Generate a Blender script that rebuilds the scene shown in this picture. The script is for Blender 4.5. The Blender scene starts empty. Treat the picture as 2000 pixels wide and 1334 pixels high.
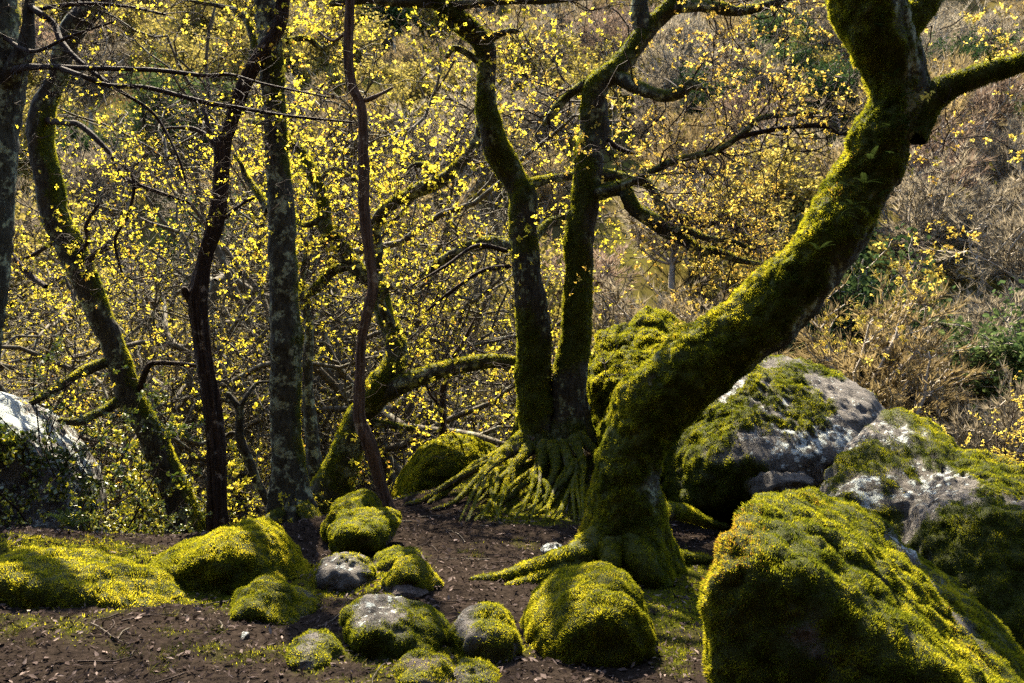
import bpy, bmesh, math
import numpy as np
from mathutils import Vector

# ------------------------------------------------------------------ camera, sky, sun, exposure
scene = bpy.context.scene
FPX = 1944.0            # focal length in pixels of the 2000 px wide photograph
CAMZ, HORIZON = 1.55, 587.0
cam_d = bpy.data.cameras.new('camera'); cam = bpy.data.objects.new('camera', cam_d)
scene.collection.objects.link(cam); scene.camera = cam
cam.location = (0, 0, CAMZ); cam.rotation_euler = (math.radians(90), 0, 0)
cam_d.sensor_width = 36; cam_d.lens = 36 * FPX / 2000; cam_d.shift_y = -(667 - HORIZON) / 2000
cam_d.clip_start = 0.05; cam_d.clip_end = 3000
cam_d.dof.use_dof = True; cam_d.dof.focus_distance = 6.2; cam_d.dof.aperture_fstop = 10

SUN_AZ, SUN_EL = math.radians(-17), math.radians(50)
world = bpy.data.worlds.new('World'); scene.world = world; world.use_nodes = True
wn = world.node_tree.nodes; wl = world.node_tree.links
sky = wn.new('ShaderNodeTexSky'); sky.sky_type = 'NISHITA'; sky.sun_disc = False
sky.sun_elevation = SUN_EL; sky.sun_rotation = SUN_AZ
bg = wn['Background']; bg.inputs['Strength'].default_value = 0.09
wl.new(sky.outputs[0], bg.inputs['Color'])
sun_d = bpy.data.lights.new('sun', 'SUN'); sun = bpy.data.objects.new('sun', sun_d)
scene.collection.objects.link(sun)
sun_d.energy = 5.0; sun_d.angle = math.radians(0.6); sun_d.color = (1.0, 0.88, 0.67)
sdir = Vector((math.sin(SUN_AZ) * math.cos(SUN_EL), math.cos(SUN_AZ) * math.cos(SUN_EL), math.sin(SUN_EL)))
sun.rotation_euler = sdir.to_track_quat('Z', 'Y').to_euler()
sun.location = sdir * 60

scene.view_settings.view_transform = 'Standard'; scene.view_settings.look = 'None'
scene.view_settings.gamma = 1; scene.view_settings.exposure = 2.95
scene.cycles.use_denoising = False; scene.cycles.use_adaptive_sampling = True; scene.cycles.sample_clamp_direct = 1.2; scene.cycles.sample_clamp_indirect = 0.8; scene.cycles.adaptive_threshold = 0.006
scene.cycles.max_bounces = 6; scene.cycles.diffuse_bounces = 5; scene.cycles.transmission_bounces = 4
scene.cycles.transparent_max_bounces = 4; scene.cycles.use_light_tree = False; scene.cycles.volume_bounces = 0
scene.cycles.caustics_reflective = False; scene.cycles.caustics_refractive = False

rng = np.random.default_rng(7)
COL = scene.collection

# ------------------------------------------------------------------ helpers
def P(px, py, Y):
    return np.array([(px - 1000) / FPX * Y, Y, CAMZ + (HORIZON - py) / FPX * Y])

def nrm(a): return a / np.maximum(np.linalg.norm(a, axis=-1, keepdims=True), 1e-9)

def _h(ix, iy, iz, seed):
    h = (ix * 374761393 + iy * 668265263 + iz * 2147483647 + seed * 974634777) & 0xFFFFFFFF
    h = ((h ^ (h >> 13)) * 1274126177) & 0xFFFFFFFF
    h = ((h ^ (h >> 16)) * 2246822519) & 0xFFFFFFFF
    return ((h ^ (h >> 15)) & 0xFFFFFF) / float(0xFFFFFF)

def vn(p, seed=0):
    p = np.asarray(p, float); i = np.floor(p).astype(np.int64); f = p - i; f = f * f * (3 - 2 * f)
    x, y, z = i[..., 0], i[..., 1], i[..., 2]; fx, fy, fz = f[..., 0], f[..., 1], f[..., 2]
    c = lambda a, b, d: _h(x + a, y + b, z + d, seed)
    x00 = c(0,0,0)*(1-fx)+c(1,0,0)*fx; x10 = c(0,1,0)*(1-fx)+c(1,1,0)*fx
    x01 = c(0,0,1)*(1-fx)+c(1,0,1)*fx; x11 = c(0,1,1)*(1-fx)+c(1,1,1)*fx
    return ((x00*(1-fy)+x10*fy)*(1-fz) + (x01*(1-fy)+x11*fy)*fz) * 2 - 1

def fbm(p, f=1.0, o=4, seed=0, gain=0.5):
    s = 0; a = 1; t = 0
    for k in range(o):
        s = s + a * vn(np.asarray(p) * f * 2.03 ** k + 17.3 * k, seed + k); t += a; a *= gain
    return s / t

def ss(a, b, x):
    t = np.clip((x - a) / (b - a), 0, 1); return t * t * (3 - 2 * t)

def wloc(o):
    l = np.zeros(3)
    while o is not None: l = l + np.array(o.location); o = o.parent
    return l

def mk(name, V, F, mat, parent=None, loc=None, smooth=True, attrs=None, kind=None, mats=None):
    """one mesh object; F is an (n,3) or (n,4) index array, or a list of such arrays; V in world space"""
    Fs = F if isinstance(F, list) else [F]
    V = np.asarray(V, float)
    base = wloc(parent) if parent is not None else (np.zeros(3) if loc is None else np.array(loc, float))
    me = bpy.data.meshes.new(name)
    me.vertices.add(len(V)); me.vertices.foreach_set('co', (V - base).astype(np.float32).ravel())
    idx = np.concatenate([f.ravel() for f in Fs]).astype(np.int32)
    tot = np.concatenate([np.full(len(f), f.shape[1]) for f in Fs])
    me.loops.add(len(idx)); me.loops.foreach_set('vertex_index', idx)
    st = np.concatenate([[0], np.cumsum(tot)[:-1]]).astype(np.int32)
    me.polygons.add(len(tot)); me.polygons.foreach_set('loop_start', st)
    me.polygons.foreach_set('use_smooth', np.full(len(tot), smooth))
    for k, (dom, arr) in (attrs or {}).items():
        a = me.attributes.new(k, 'FLOAT', dom); a.data.foreach_set('value', np.asarray(arr, np.float32))
    me.update(calc_edges=True)
    if mat is not None: me.materials.append(mat)
    o = bpy.data.objects.new(name, me); COL.objects.link(o)
    if parent is not None: o.parent = parent
    elif loc is not None: o.location = loc
    if kind: o['kind'] = kind
    return o

def empty(name, loc, label, cat, group=None):
    o = bpy.data.objects.new(name, None); COL.objects.link(o); o.location = tuple(loc)
    o.empty_display_size = 0.2
    return tag(o, label, cat, group)

def tag(o, label, cat=None, group=None, kind=None):
    o['label'] = label
    if cat: o['category'] = cat
    if group: o['group'] = group
    if kind: o['kind'] = kind
    return o

def catmull(Q, ds):
    """Q (n,m): smooth resampling along the first three columns"""
    Q = np.asarray(Q, float); n = len(Q)
    E = np.vstack([2*Q[0]-Q[1], Q, 2*Q[-1]-Q[-2]]); out = []
    for i in range(n - 1):
        p0, p1, p2, p3 = E[i:i+4]
        k = max(2, int(np.linalg.norm(p2[:3]-p1[:3]) / ds))
        t = np.linspace(0, 1, k, endpoint=False)[:, None]
        out.append(0.5*((2*p1)+(-p0+p2)*t+(2*p0-5*p1+4*p2-p3)*t*t+(-p0+3*p1-3*p2+p3)*t**3))
    out.append(Q[-1:]); return np.vstack(out)

def frames(C):
    T = nrm(np.gradient(C, axis=0)); U = np.zeros_like(T)
    u = np.cross(T[0], [0.3, 1, 0.1]); u /= np.linalg.norm(u)
    for i in range(len(T)):
        u = u - T[i] * u.dot(T[i]); u /= np.linalg.norm(u); U[i] = u
    return T, U, np.cross(T, U)

def vnormals(V, F):
    if F.shape[1] == 4: n = np.cross(V[F[:, 2]] - V[F[:, 0]], V[F[:, 3]] - V[F[:, 1]])
    else: n = np.cross(V[F[:, 1]] - V[F[:, 0]], V[F[:, 2]] - V[F[:, 0]])
    N = np.zeros_like(V)
    for k in range(F.shape[1]): np.add.at(N, F[:, k], n)
    return nrm(N)

def gridfaces(n, s):
    i = np.arange(n - 1)[:, None]; j = np.arange(s)[None, :]; j2 = (j + 1) % s
    return np.stack([i*s+j, i*s+j2, (i+1)*s+j2, (i+1)*s+j], -1).reshape(-1, 4)

def px_line(pts):
    """[(px, py, depth, half width px)] -> (x,y,z,r)"""
    return np.array([[*P(a, b, c), d / FPX * c] for a, b, c, d in pts])

# ------------------------------------------------------------------ materials
def nodes(name):
    m = bpy.data.materials.new(name); m.use_nodes = True; nt = m.node_tree
    for n in list(nt.nodes): nt.nodes.remove(n)
    out = nt.nodes.new('ShaderNodeOutputMaterial'); return m, nt, out
def N(nt, t, **kw):
    n = nt.nodes.new(t)
    for k, v in kw.items():
        if k.startswith('i_'):
            key = k[2:]; n.inputs[int(key) if key.isdigit() else key].default_value = v
        else: setattr(n, k, v)
    return n
def ramp(nt, fac, stops):
    r = nt.nodes.new('ShaderNodeValToRGB'); e = r.color_ramp.elements
    e[0].position, e[0].color = stops[0][0], (*stops[0][1], 1)
    e[1].position, e[1].color = stops[-1][0], (*stops[-1][1], 1)
    for p, c in stops[1:-1]: x = e.new(p); x.color = (*c, 1)
    nt.links.new(fac, r.inputs[0]); return r.outputs[0]
def mixc(nt, f, a, b, mode='MIX'):
    m = nt.nodes.new('ShaderNodeMix'); m.data_type = 'RGBA'; m.blend_type = mode
    for s, v in ((0, f), (6, a), (7, b)):
        if isinstance(v, (int, float)): m.inputs[s].default_value = v
        elif isinstance(v, tuple): m.inputs[s].default_value = (*v, 1)
        else: nt.links.new(v, m.inputs[s])
    return m.outputs[2]
def math_(nt, op, a, b=0.0, clamp=False):
    m = nt.nodes.new('ShaderNodeMath'); m.operation = op; m.use_clamp = clamp
    for s, v in ((0, a), (1, b)):
        if isinstance(v, (int, float)): m.inputs[s].default_value = v
        else: nt.links.new(v, m.inputs[s])
    return m.outputs[0]
def noise(nt, scale, detail=4, rough=0.55, vec=None):
    n = N(nt, 'ShaderNodeTexNoise'); n.inputs['Scale'].default_value = scale
    n.inputs['Detail'].default_value = detail; n.inputs['Roughness'].default_value = rough
    if vec is not None: nt.links.new(vec, n.inputs['Vector'])
    return n.outputs[0]
def attr(nt, name):
    a = N(nt, 'ShaderNodeAttribute'); a.attribute_name = name; return a.outputs['Fac']
def pos(nt): return N(nt, 'ShaderNodeNewGeometry').outputs['Position']

def leafy(name, stops, trans=0.5, tcol=None, gloss=0.0, attrname='tint', objrand=0.0, dcol=None):
    """thin leaf or moss blade: diffuse + translucent, colour from the per-piece tint"""
    m, nt, out = nodes(name); t = attr(nt, attrname)
    if objrand:
        r = N(nt, 'ShaderNodeObjectInfo').outputs['Random']
        t = math_(nt, 'ADD', t, math_(nt, 'MULTIPLY', math_(nt, 'SUBTRACT', r, 0.5), objrand))
    c = ramp(nt, t, stops)
    d = N(nt, 'ShaderNodeBsdfDiffuse'); tr = N(nt, 'ShaderNodeBsdfTranslucent'); mx = N(nt, 'ShaderNodeMixShader')
    nt.links.new(mixc(nt, 1.0, c, dcol or (1, 1, 1), 'MULTIPLY'), d.inputs[0])
    nt.links.new(mixc(nt, 1.0, c, tcol or (1, 1, 1), 'MULTIPLY'), tr.inputs[0])
    mx.inputs[0].default_value = trans
    nt.links.new(d.outputs[0], mx.inputs[1]); nt.links.new(tr.outputs[0], mx.inputs[2]); sh = mx.outputs[0]
    if gloss:
        g = N(nt, 'ShaderNodeBsdfGlossy'); g.inputs['Roughness'].default_value = 0.35
        m2 = N(nt, 'ShaderNodeMixShader'); m2.inputs[0].default_value = gloss
        nt.links.new(sh, m2.inputs[1]); nt.links.new(g.outputs[0], m2.inputs[2]); sh = m2.outputs[0]
    nt.links.new(sh, out.inputs[0]); return m

M = {}
M['moss'] = leafy('moss', [(0, (0.014, 0.022, 0.003)), (0.35, (0.05, 0.062, 0.005)), (0.65, (0.135, 0.14, 0.008)), (0.85, (0.24, 0.225, 0.014)), (1, (0.12, 0.05, 0.014))], 0.5, (2.2, 2.0, 1.6), dcol=(0.62, 0.68, 0.7))
M['oak_leaf'] = leafy('oak_leaf', [(0, (0.20, 0.19, 0.02)), (0.35, (0.44, 0.38, 0.03)), (0.7, (0.66, 0.54, 0.045)), (0.9, (0.74, 0.60, 0.08)), (1, (0.46, 0.24, 0.04))], 0.62)
M['bud_leaf'] = leafy('bud_leaf', [(0, (0.24, 0.13, 0.03)), (0.5, (0.45, 0.32, 0.05)), (1, (0.60, 0.50, 0.10))], 0.55)
M['ivy_leaf'] = leafy('ivy_leaf', [(0, (0.016, 0.03, 0.006)), (0.5, (0.05, 0.075, 0.010)), (0.8, (0.10, 0.12, 0.012)), (1, (0.40, 0.36, 0.02))], 0.3, gloss=0.06)
M['fern_leaf'] = leafy('fern_leaf', [(0, (0.012, 0.022, 0.005)), (1, (0.035, 0.05, 0.012))], 0.25)
M['grass'] = leafy('grass', [(0, (0.06, 0.08, 0.015)), (0.6, (0.14, 0.15, 0.02)), (1, (0.28, 0.22, 0.06))], 0.4)
M['litter'] = leafy('litter', [(0, (0.009, 0.007, 0.0065)), (0.4, (0.029, 0.021, 0.0185)), (0.7, (0.085, 0.065, 0.058)), (0.9, (0.18, 0.14, 0.12)), (1, (0.28, 0.22, 0.18))], 0.08)

def bark_mat(name, dark, light, lichen, lich_amt, moss_c=(0.03, 0.036, 0.004), stretch=0.25):
    m, nt, out = nodes(name); p = pos(nt)
    mp = N(nt, 'ShaderNodeMapping'); mp.inputs['Scale'].default_value = (1, 1, stretch); nt.links.new(p, mp.inputs[0])
    n1 = noise(nt, 45, 6, 0.65, mp.outputs[0]); n2 = noise(nt, 9, 5, 0.6, p); n3 = noise(nt, 26, 3, 0.6, p)
    c = mixc(nt, ramp(nt, n1, [(0.32, (0, 0, 0)), (0.72, (1, 1, 1))]), dark, light)
    if lich_amt > 0:
        lm = math_(nt, 'MULTIPLY', ramp(nt, n2, [(0.62 - lich_amt*0.3, (0,0,0)), (0.68 - lich_amt*0.3, (1,1,1))]),
                   ramp(nt, n3, [(0.40, (0,0,0)), (0.55, (1,1,1))]))
        c = mixc(nt, lm, c, lichen)
    c = mixc(nt, math_(nt, 'MULTIPLY', attr(nt, 'moss'), 0.9), c, moss_c)
    b = N(nt, 'ShaderNodeBsdfPrincipled'); b.inputs['Roughness'].default_value = 0.85
    b.inputs['Specular IOR Level'].default_value = 0.12
    nt.links.new(c, b.inputs['Base Color'])
    bp = N(nt, 'ShaderNodeBump'); bp.inputs['Strength'].default_value = 0.9; bp.inputs['Distance'].default_value = 0.012
    nt.links.new(n1, bp.inputs['Height']); nt.links.new(bp.outputs[0], b.inputs['Normal'])
    nt.links.new(b.outputs[0], out.inputs[0]); return m

M['bark'] = bark_mat('bark', (0.010, 0.008, 0.006), (0.05, 0.043, 0.029), (0.17, 0.19, 0.115), 0.25)
M['bark_lichen'] = bark_mat('bark_lichen', (0.012, 0.011, 0.008), (0.06, 0.056, 0.038), (0.20, 0.22, 0.14), 0.38)
M['deadwood'] = bark_mat('deadwood', (0.008, 0.005, 0.004), (0.05, 0.032, 0.024), (0.22, 0.18, 0.14), 0.10, stretch=0.06)
M['redwood_bark'] = bark_mat('redwood_bark', (0.020, 0.012, 0.008), (0.14, 0.085, 0.055), (0.24, 0.19, 0.13), 0.12, stretch=0.06)
M['twig'] = bark_mat('twig', (0.010, 0.006, 0.0045), (0.04, 0.025, 0.019), (0.3, 0.3, 0.26), 0.0)
M['oak_bark'] = bark_mat('oak_bark', (0.03, 0.024, 0.015), (0.12, 0.10, 0.065), (0.16, 0.165, 0.11), 0.2)
M['root_bark'] = bark_mat('root_bark', (0.03, 0.024, 0.017), (0.12, 0.10, 0.075), (0.3, 0.27, 0.22), 0.2)

def rock_mat(name, base=(0.065, 0.058, 0.050), speck=(0.16, 0.142, 0.125)):
    m, nt, out = nodes(name); p = pos(nt)
    n1 = noise(nt, 75, 5, 0.75, p); n2 = noise(nt, 9, 7, 0.7, p); n3 = noise(nt, 220, 2, 0.5, p); n4 = noise(nt, 14, 3, 0.5, p)
    c = mixc(nt, ramp(nt, n1, [(0.35, (0,0,0)), (0.7, (1,1,1))]), base, speck)
    c = mixc(nt, ramp(nt, n2, [(0.35, (1,1,1)), (0.55, (0,0,0))]), c, (0.022, 0.019, 0.016))
    li = attr(nt, 'lichen')
    v = N(nt, 'ShaderNodeTexVoronoi'); v.inputs['Scale'].default_value = 19
    wv = N(nt, 'ShaderNodeVectorMath', operation='ADD'); nt.links.new(p, wv.inputs[0])
    nz = N(nt, 'ShaderNodeTexNoise'); nz.inputs['Scale'].default_value = 24; nz.inputs['Detail'].default_value = 5; nt.links.new(p, nz.inputs['Vector'])
    sc = N(nt, 'ShaderNodeVectorMath', operation='SCALE'); sc.inputs['Scale'].default_value = 0.09
    nt.links.new(nz.outputs['Color'], sc.inputs[0]); nt.links.new(sc.outputs[0], wv.inputs[1]); nt.links.new(wv.outputs[0], v.inputs['Vector'])
    n5 = noise(nt, 15, 9, 0.72, p)
    # crust where the lichen mask plus breakup rises, and round rosettes where it is weaker
    k1 = math_(nt, 'ADD', math_(nt, 'MULTIPLY', li, 0.8), math_(nt, 'MULTIPLY', math_(nt, 'SUBTRACT', n5, 0.5), 2.2))
    k2 = math_(nt, 'ADD', math_(nt, 'SUBTRACT', math_(nt, 'MULTIPLY', li, 1.1), math_(nt, 'MULTIPLY', v.outputs['Distance'], 1.5)), math_(nt, 'MULTIPLY', math_(nt, 'SUBTRACT', n4, 0.5), 1.3))
    lm = math_(nt, 'MAXIMUM', ramp(nt, k1, [(0.50, (0,0,0)), (0.66, (1,1,1))]), ramp(nt, k2, [(0.06, (0,0,0)), (0.16, (1,1,1))]))
    lcol = mixc(nt, ramp(nt, n3, [(0.35, (0,0,0)), (0.65, (1,1,1))]), (0.20, 0.22, 0.20), (0.42, 0.45, 0.43))
    c = mixc(nt, lm, c, lcol)
    mm = math_(nt, 'MULTIPLY', attr(nt, 'moss'), 0.95)
    c = mixc(nt, mm, c, (0.03, 0.036, 0.004))
    b = N(nt, 'ShaderNodeBsdfPrincipled'); b.inputs['Roughness'].default_value = 0.8
    b.inputs['Specular IOR Level'].default_value = 0.1
    nt.links.new(c, b.inputs['Base Color'])
    bp = N(nt, 'ShaderNodeBump'); bp.inputs['Strength'].default_value = 1.0; bp.inputs['Distance'].default_value = 0.022
    hh = math_(nt, 'ADD', math_(nt, 'ADD', n1, math_(nt, 'MULTIPLY', n2, 1.5)), math_(nt, 'MULTIPLY', lm, 0.25))
    nt.links.new(hh, bp.inputs['Height']); nt.links.new(bp.outputs[0], b.inputs['Normal'])
    nt.links.new(b.outputs[0], out.inputs[0]); return m
M['rock'] = rock_mat('granite')
M['rock_brown'] = rock_mat('brown_stone', (0.06, 0.045, 0.038), (0.13, 0.10, 0.085))

def ground_mat():
    m, nt, out = nodes('forest_floor'); p = pos(nt)
    n1 = noise(nt, 35, 8, 0.7, p); n2 = noise(nt, 0.05, 6, 0.6, p); n3 = noise(nt, 4, 4, 0.6, p)
    near = mixc(nt, ramp(nt, n1, [(0.3, (0,0,0)), (0.7, (1,1,1))]), (0.006, 0.0047, 0.0038), (0.024, 0.0180, 0.0145))
    near = mixc(nt, attr(nt, 'moss'), near, (0.035, 0.037, 0.006))
    far = mixc(nt, ramp(nt, n2, [(0.4, (0,0,0)), (0.6, (1,1,1))]), (0.06, 0.042, 0.018), (0.075, 0.068, 0.016))  # brown hill soil, coloured dark to stand in for shadow between trees
    c = mixc(nt, attr(nt, 'far'), near, far)
    b = N(nt, 'ShaderNodeBsdfPrincipled'); b.inputs['Roughness'].default_value = 0.9; b.inputs['Specular IOR Level'].default_value = 0.0
    nt.links.new(c, b.inputs['Base Color'])
    bp = N(nt, 'ShaderNodeBump'); bp.inputs['Strength'].default_value = 0.8; bp.inputs['Distance'].default_value = 0.015
    nt.links.new(math_(nt, 'ADD', n1, n3), bp.inputs['Height']); nt.links.new(bp.outputs[0], b.inputs['Normal'])
    nt.links.new(b.outputs[0], out.inputs[0]); return m
M['ground'] = ground_mat()

def hill_mat(name, stops, trans):
    return leafy(name, [(p, tuple(min(0.7, 0.92 * c) for c in col)) for p, col in stops], trans, objrand=0.5)
M['hill_grey'] = hill_mat('bare_twig_grey', [(0, (0.10, 0.082, 0.055)), (0.5, (0.24, 0.20, 0.135)), (1, (0.38, 0.33, 0.24))], 0.3)
M['hill_tan'] = hill_mat('bare_twig_tan', [(0, (0.09, 0.065, 0.03)), (0.5, (0.22, 0.165, 0.075)), (1, (0.32, 0.25, 0.12))], 0.35)
M['hill_pink'] = hill_mat('bare_twig_pink', [(0, (0.10, 0.072, 0.05)), (0.5, (0.23, 0.165, 0.115)), (1, (0.34, 0.25, 0.18))], 0.3)
M['hill_olive'] = hill_mat('budding_olive', [(0, (0.085, 0.07, 0.02)), (0.5, (0.23, 0.19, 0.045)), (1, (0.36, 0.29, 0.075))], 0.42)
M['hill_dark'] = hill_mat('evergreen', [(0, (0.015, 0.03, 0.01)), (0.5, (0.045, 0.075, 0.025)), (1, (0.10, 0.13, 0.04))], 0.25)
M['hill_trunk'] = bark_mat('pale_bark', (0.12, 0.10, 0.08), (0.36, 0.32, 0.26), (0.4, 0.4, 0.35), 0.0)

# ------------------------------------------------------------------ moss / leaves / twigs builders
CAMP = np.array([0, 0, CAMZ])
MOSS_TOTAL = 0
def moss_on(parent, V, F, mask, density, length=0.014, width=0.0045, bias=0.5, seed=0, cull=0.28, mat=None, vary=0.55, red=0.0, droop=0.25):
    """short moss blades grown on a surface wherever mask > 0 (one stuff part)"""
    global MOSS_TOTAL
    length *= 0.62; width *= 0.84; density *= 0.84
    r = np.random.default_rng(1000 + seed)
    Nv = vnormals(V, F)
    T = F if F.shape[1] == 3 else np.vstack([F[:, [0, 1, 2]], F[:, [0, 2, 3]]])
    a, b, c = V[T[:, 0]], V[T[:, 1]], V[T[:, 2]]
    area = np.linalg.norm(np.cross(b - a, c - a), axis=1) / 2
    cen = (a + b + c) / 3; fn = nrm(np.cross(b - a, c - a))
    if np.mean(np.sum(fn * Nv[T[:, 0]], 1)) < 0: fn = -fn
    away = np.sum(fn * nrm(cen - CAMP), 1)
    gzc = height(cen[:, 0], cen[:, 1]) if parent is not ground else cen[:, 2]        # none underground or far outside the view
    w = area * mask[T].mean(1) * (away < cull) * (cen[:, 2] > gzc - 0.03) * (np.abs(cen[:, 0]) < cen[:, 1] * 0.60 + 0.35)
    n = int(w.sum() * density)
    if n < 3: return None
    k = np.searchsorted(np.cumsum(w), r.random(n) * w.sum()); k = np.minimum(k, len(T) - 1)
    u, v = r.random(n), r.random(n); f = u + v > 1; u[f] = 1 - u[f]; v[f] = 1 - v[f]
    t = T[k]; g = (1 - u - v)[:, None]; u = u[:, None]; v = v[:, None]
    p = V[t[:, 0]] * g + V[t[:, 1]] * u + V[t[:, 2]] * v
    nn = nrm(Nv[t[:, 0]] * g + Nv[t[:, 1]] * u + Nv[t[:, 2]] * v)
    q = nrm(r.normal(size=(n, 3)))
    side = nrm(np.cross(nn, q))
    clump = 0.45 + 1.35 * np.clip(vn(p * 30, 5) * 0.75 + 0.4 + 0.4 * vn(p * 70, 6), 0, 1)
    L = length * clump * r.uniform(0.6, 1.35, n)
    d = nrm(nn * 0.9 + q * 0.65 + np.array([0, 0, -droop]))
    tip = p + d * L[:, None]; W = (width * r.uniform(0.7, 1.3, n))[:, None]
    p0 = p - nn * length * 0.25
    X = np.stack([p0 - side * W / 2, p0 + side * W / 2, tip], 1).reshape(-1, 3)
    tint = bias + vary * 0.55 * fbm(p, 3.1, 3, 31) + vary * 0.35 * vn(p * 17, 3) + r.normal(0, 0.09, n)
    tint = np.clip(tint, 0, 0.86)
    if red: tint = np.where(fbm(p, 2.2, 3, 77) + r.normal(0, .12, n) > 0.62 - red, r.uniform(0.86, 1, n), tint)
    MOSS_TOTAL += n
    return mk('moss', X, np.arange(3 * n).reshape(-1, 3), mat or M['moss'], parent, smooth=False,
              attrs={'tint': ('FACE', tint)}, kind='stuff')

def walk(start, d, L, k, wob, up=0.0, r=rng):
    n = len(start); out = np.zeros((n, k, 3)); out[:, 0] = start; d = nrm(d); step = (L / (k - 1))[:, None]
    for i in range(1, k):
        d = nrm(d + r.normal(0, wob, (n, 3)) + np.array([0, 0, up])); out[:, i] = out[:, i-1] + d * step
    return out

def tubes(Pt, r0, r1, s):
    """batch of tapered tubes: Pt (n,k,3)"""
    n, k, _ = Pt.shape
    T = nrm(np.gradient(Pt, axis=1))
    ref = nrm(np.cross(Pt[:, -1] - Pt[:, 0], np.array([0.37, 0.61, 0.7])))[:, None, :]
    U = nrm(np.cross(T, ref + 0.01)); W = np.cross(T, U)
    tt = np.linspace(0, 1, k)[None, :]
    R = (r0[:, None] * (1 - tt) + r1[:, None] * tt)[..., None, None]
    th = np.arange(s) / s * 2 * math.pi
    V = Pt[:, :, None, :] + R * (np.cos(th)[:, None] * U[:, :, None, :] + np.sin(th)[:, None] * W[:, :, None, :])
    f = gridfaces(k, s)
    F = (np.arange(n)[:, None, None] * k * s + f[None]).reshape(-1, 4)
    return V.reshape(-1, 3), F

class Soup:
    def __init__(s): s.V = []; s.F = []; s.n = 0
    def add(s, V, F): s.V.append(V); s.F.append(F + s.n); s.n += len(V)
    def get(s): return np.vstack(s.V), np.vstack(s.F)

def sprout(nodes_, tang, n, L, k, wob, up, out=0.8, along=0.5, r=rng):
    """n crooked shoots starting at random nodes"""
    i = r.integers(0, len(nodes_), n)
    q = r.normal(size=(n, 3)); t = tang[i]; q = nrm(q - t * np.sum(q * t, 1, keepdims=True))
    return walk(nodes_[i], q * out + t * along, L * r.uniform(0.5, 1.35, n), k, wob, up, r)

def nodes_of(Pt, first=1):
    T = nrm(np.gradient(Pt, axis=1)); return Pt[:, first:].reshape(-1, 3), T[:, first:].reshape(-1, 3)

def leaf_mesh(C, D, size, per, r=rng, spread=1.0, fold=0.25, wide=0.55):
    """clusters of small folded leaves at points C growing along D"""
    n = len(C); C = np.repeat(C, per, 0); D = np.repeat(D, per, 0); m = len(C)
    d = nrm(D * 0.5 + spread * r.normal(size=(m, 3)) * 0.8)
    L = (size * r.uniform(0.55, 1.3, m))[:, None]
    s = nrm(np.cross(d, nrm(r.normal(size=(m, 3))))); u = np.cross(d, s)
    b = C + r.normal(0, size * 0.18, (m, 3)); mid = b + d * L * 0.55; w = L * wide * 0.5
    V = np.stack([b, mid - s * w + u * w * fold, b + d * L, mid + s * w + u * w * fold], 1).reshape(-1, 3)
    i = np.arange(m)[:, None] * 4
    F = np.concatenate([i + np.array([[0, 1, 2]]), i + np.array([[0, 2, 3]])], 0)
    return V, F, m

def leaves_obj(parent, C, D, size, per, mat, bias=0.5, var=0.22, r=rng, name='leaves', wide=0.55, low=2.0):
    V, F, m = leaf_mesh(C, D, size, per, r, wide=wide)
    t = bias + np.repeat(fbm(C, low, 2, 9) * 0.35, per) + r.normal(0, var, m); t = np.clip(t, 0, 1)
    return mk(name, V, F, mat, parent, smooth=False, attrs={'tint': ('FACE', np.concatenate([t, t]))}, kind='stuff')

def twiggery(parent, lines, n1, L1, n2, L2, n3=0, L3=0.2, r1=0.006, leaf=None, up=0.02, wob=0.45, seed=1, t0=0.25, name='twigs', mat=None):
    """crooked twigs on smooth lines (each (m,4)); leaf=(clusters, size, per, material, bias)"""
    r = np.random.default_rng(seed)
    nd, tg = [], []
    for Q in lines:
        C = catmull(Q[:, :3], 0.05); T = nrm(np.gradient(C, axis=0)); a = int(len(C) * t0); nd.append(C[a:]); tg.append(T[a:])
    nd = np.vstack(nd); tg = np.vstack(tg); S = Soup()
    A = sprout(nd, tg, n1, L1, 8, wob * 0.8, up, r=r)
    S.add(*tubes(A, np.full(n1, r1), np.full(n1, r1 * 0.45), 4)); an, at = nodes_of(A, 2)
    B = sprout(an, at, n2, L2, 6, wob, up, r=r); S.add(*tubes(B, np.full(n2, r1 * 0.5), np.full(n2, r1 * 0.25), 3)); bn, bt = nodes_of(B, 2)
    if n3:
        Cc = sprout(bn, bt, n3, L3, 5, wob, up, r=r); S.add(*tubes(Cc, np.full(n3, r1 * 0.3), np.full(n3, r1 * 0.17), 3)); bn, bt = nodes_of(Cc, 2)
    V, F = S.get(); mk(name, V, F, mat or M['twig'], parent, kind='stuff')
    if leaf:
        c, size, per, lm, bias = leaf; i = r.integers(0, len(bn), c)
        leaves_obj(parent, bn[i], bt[i], size, per, lm, bias, r=r)

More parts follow.
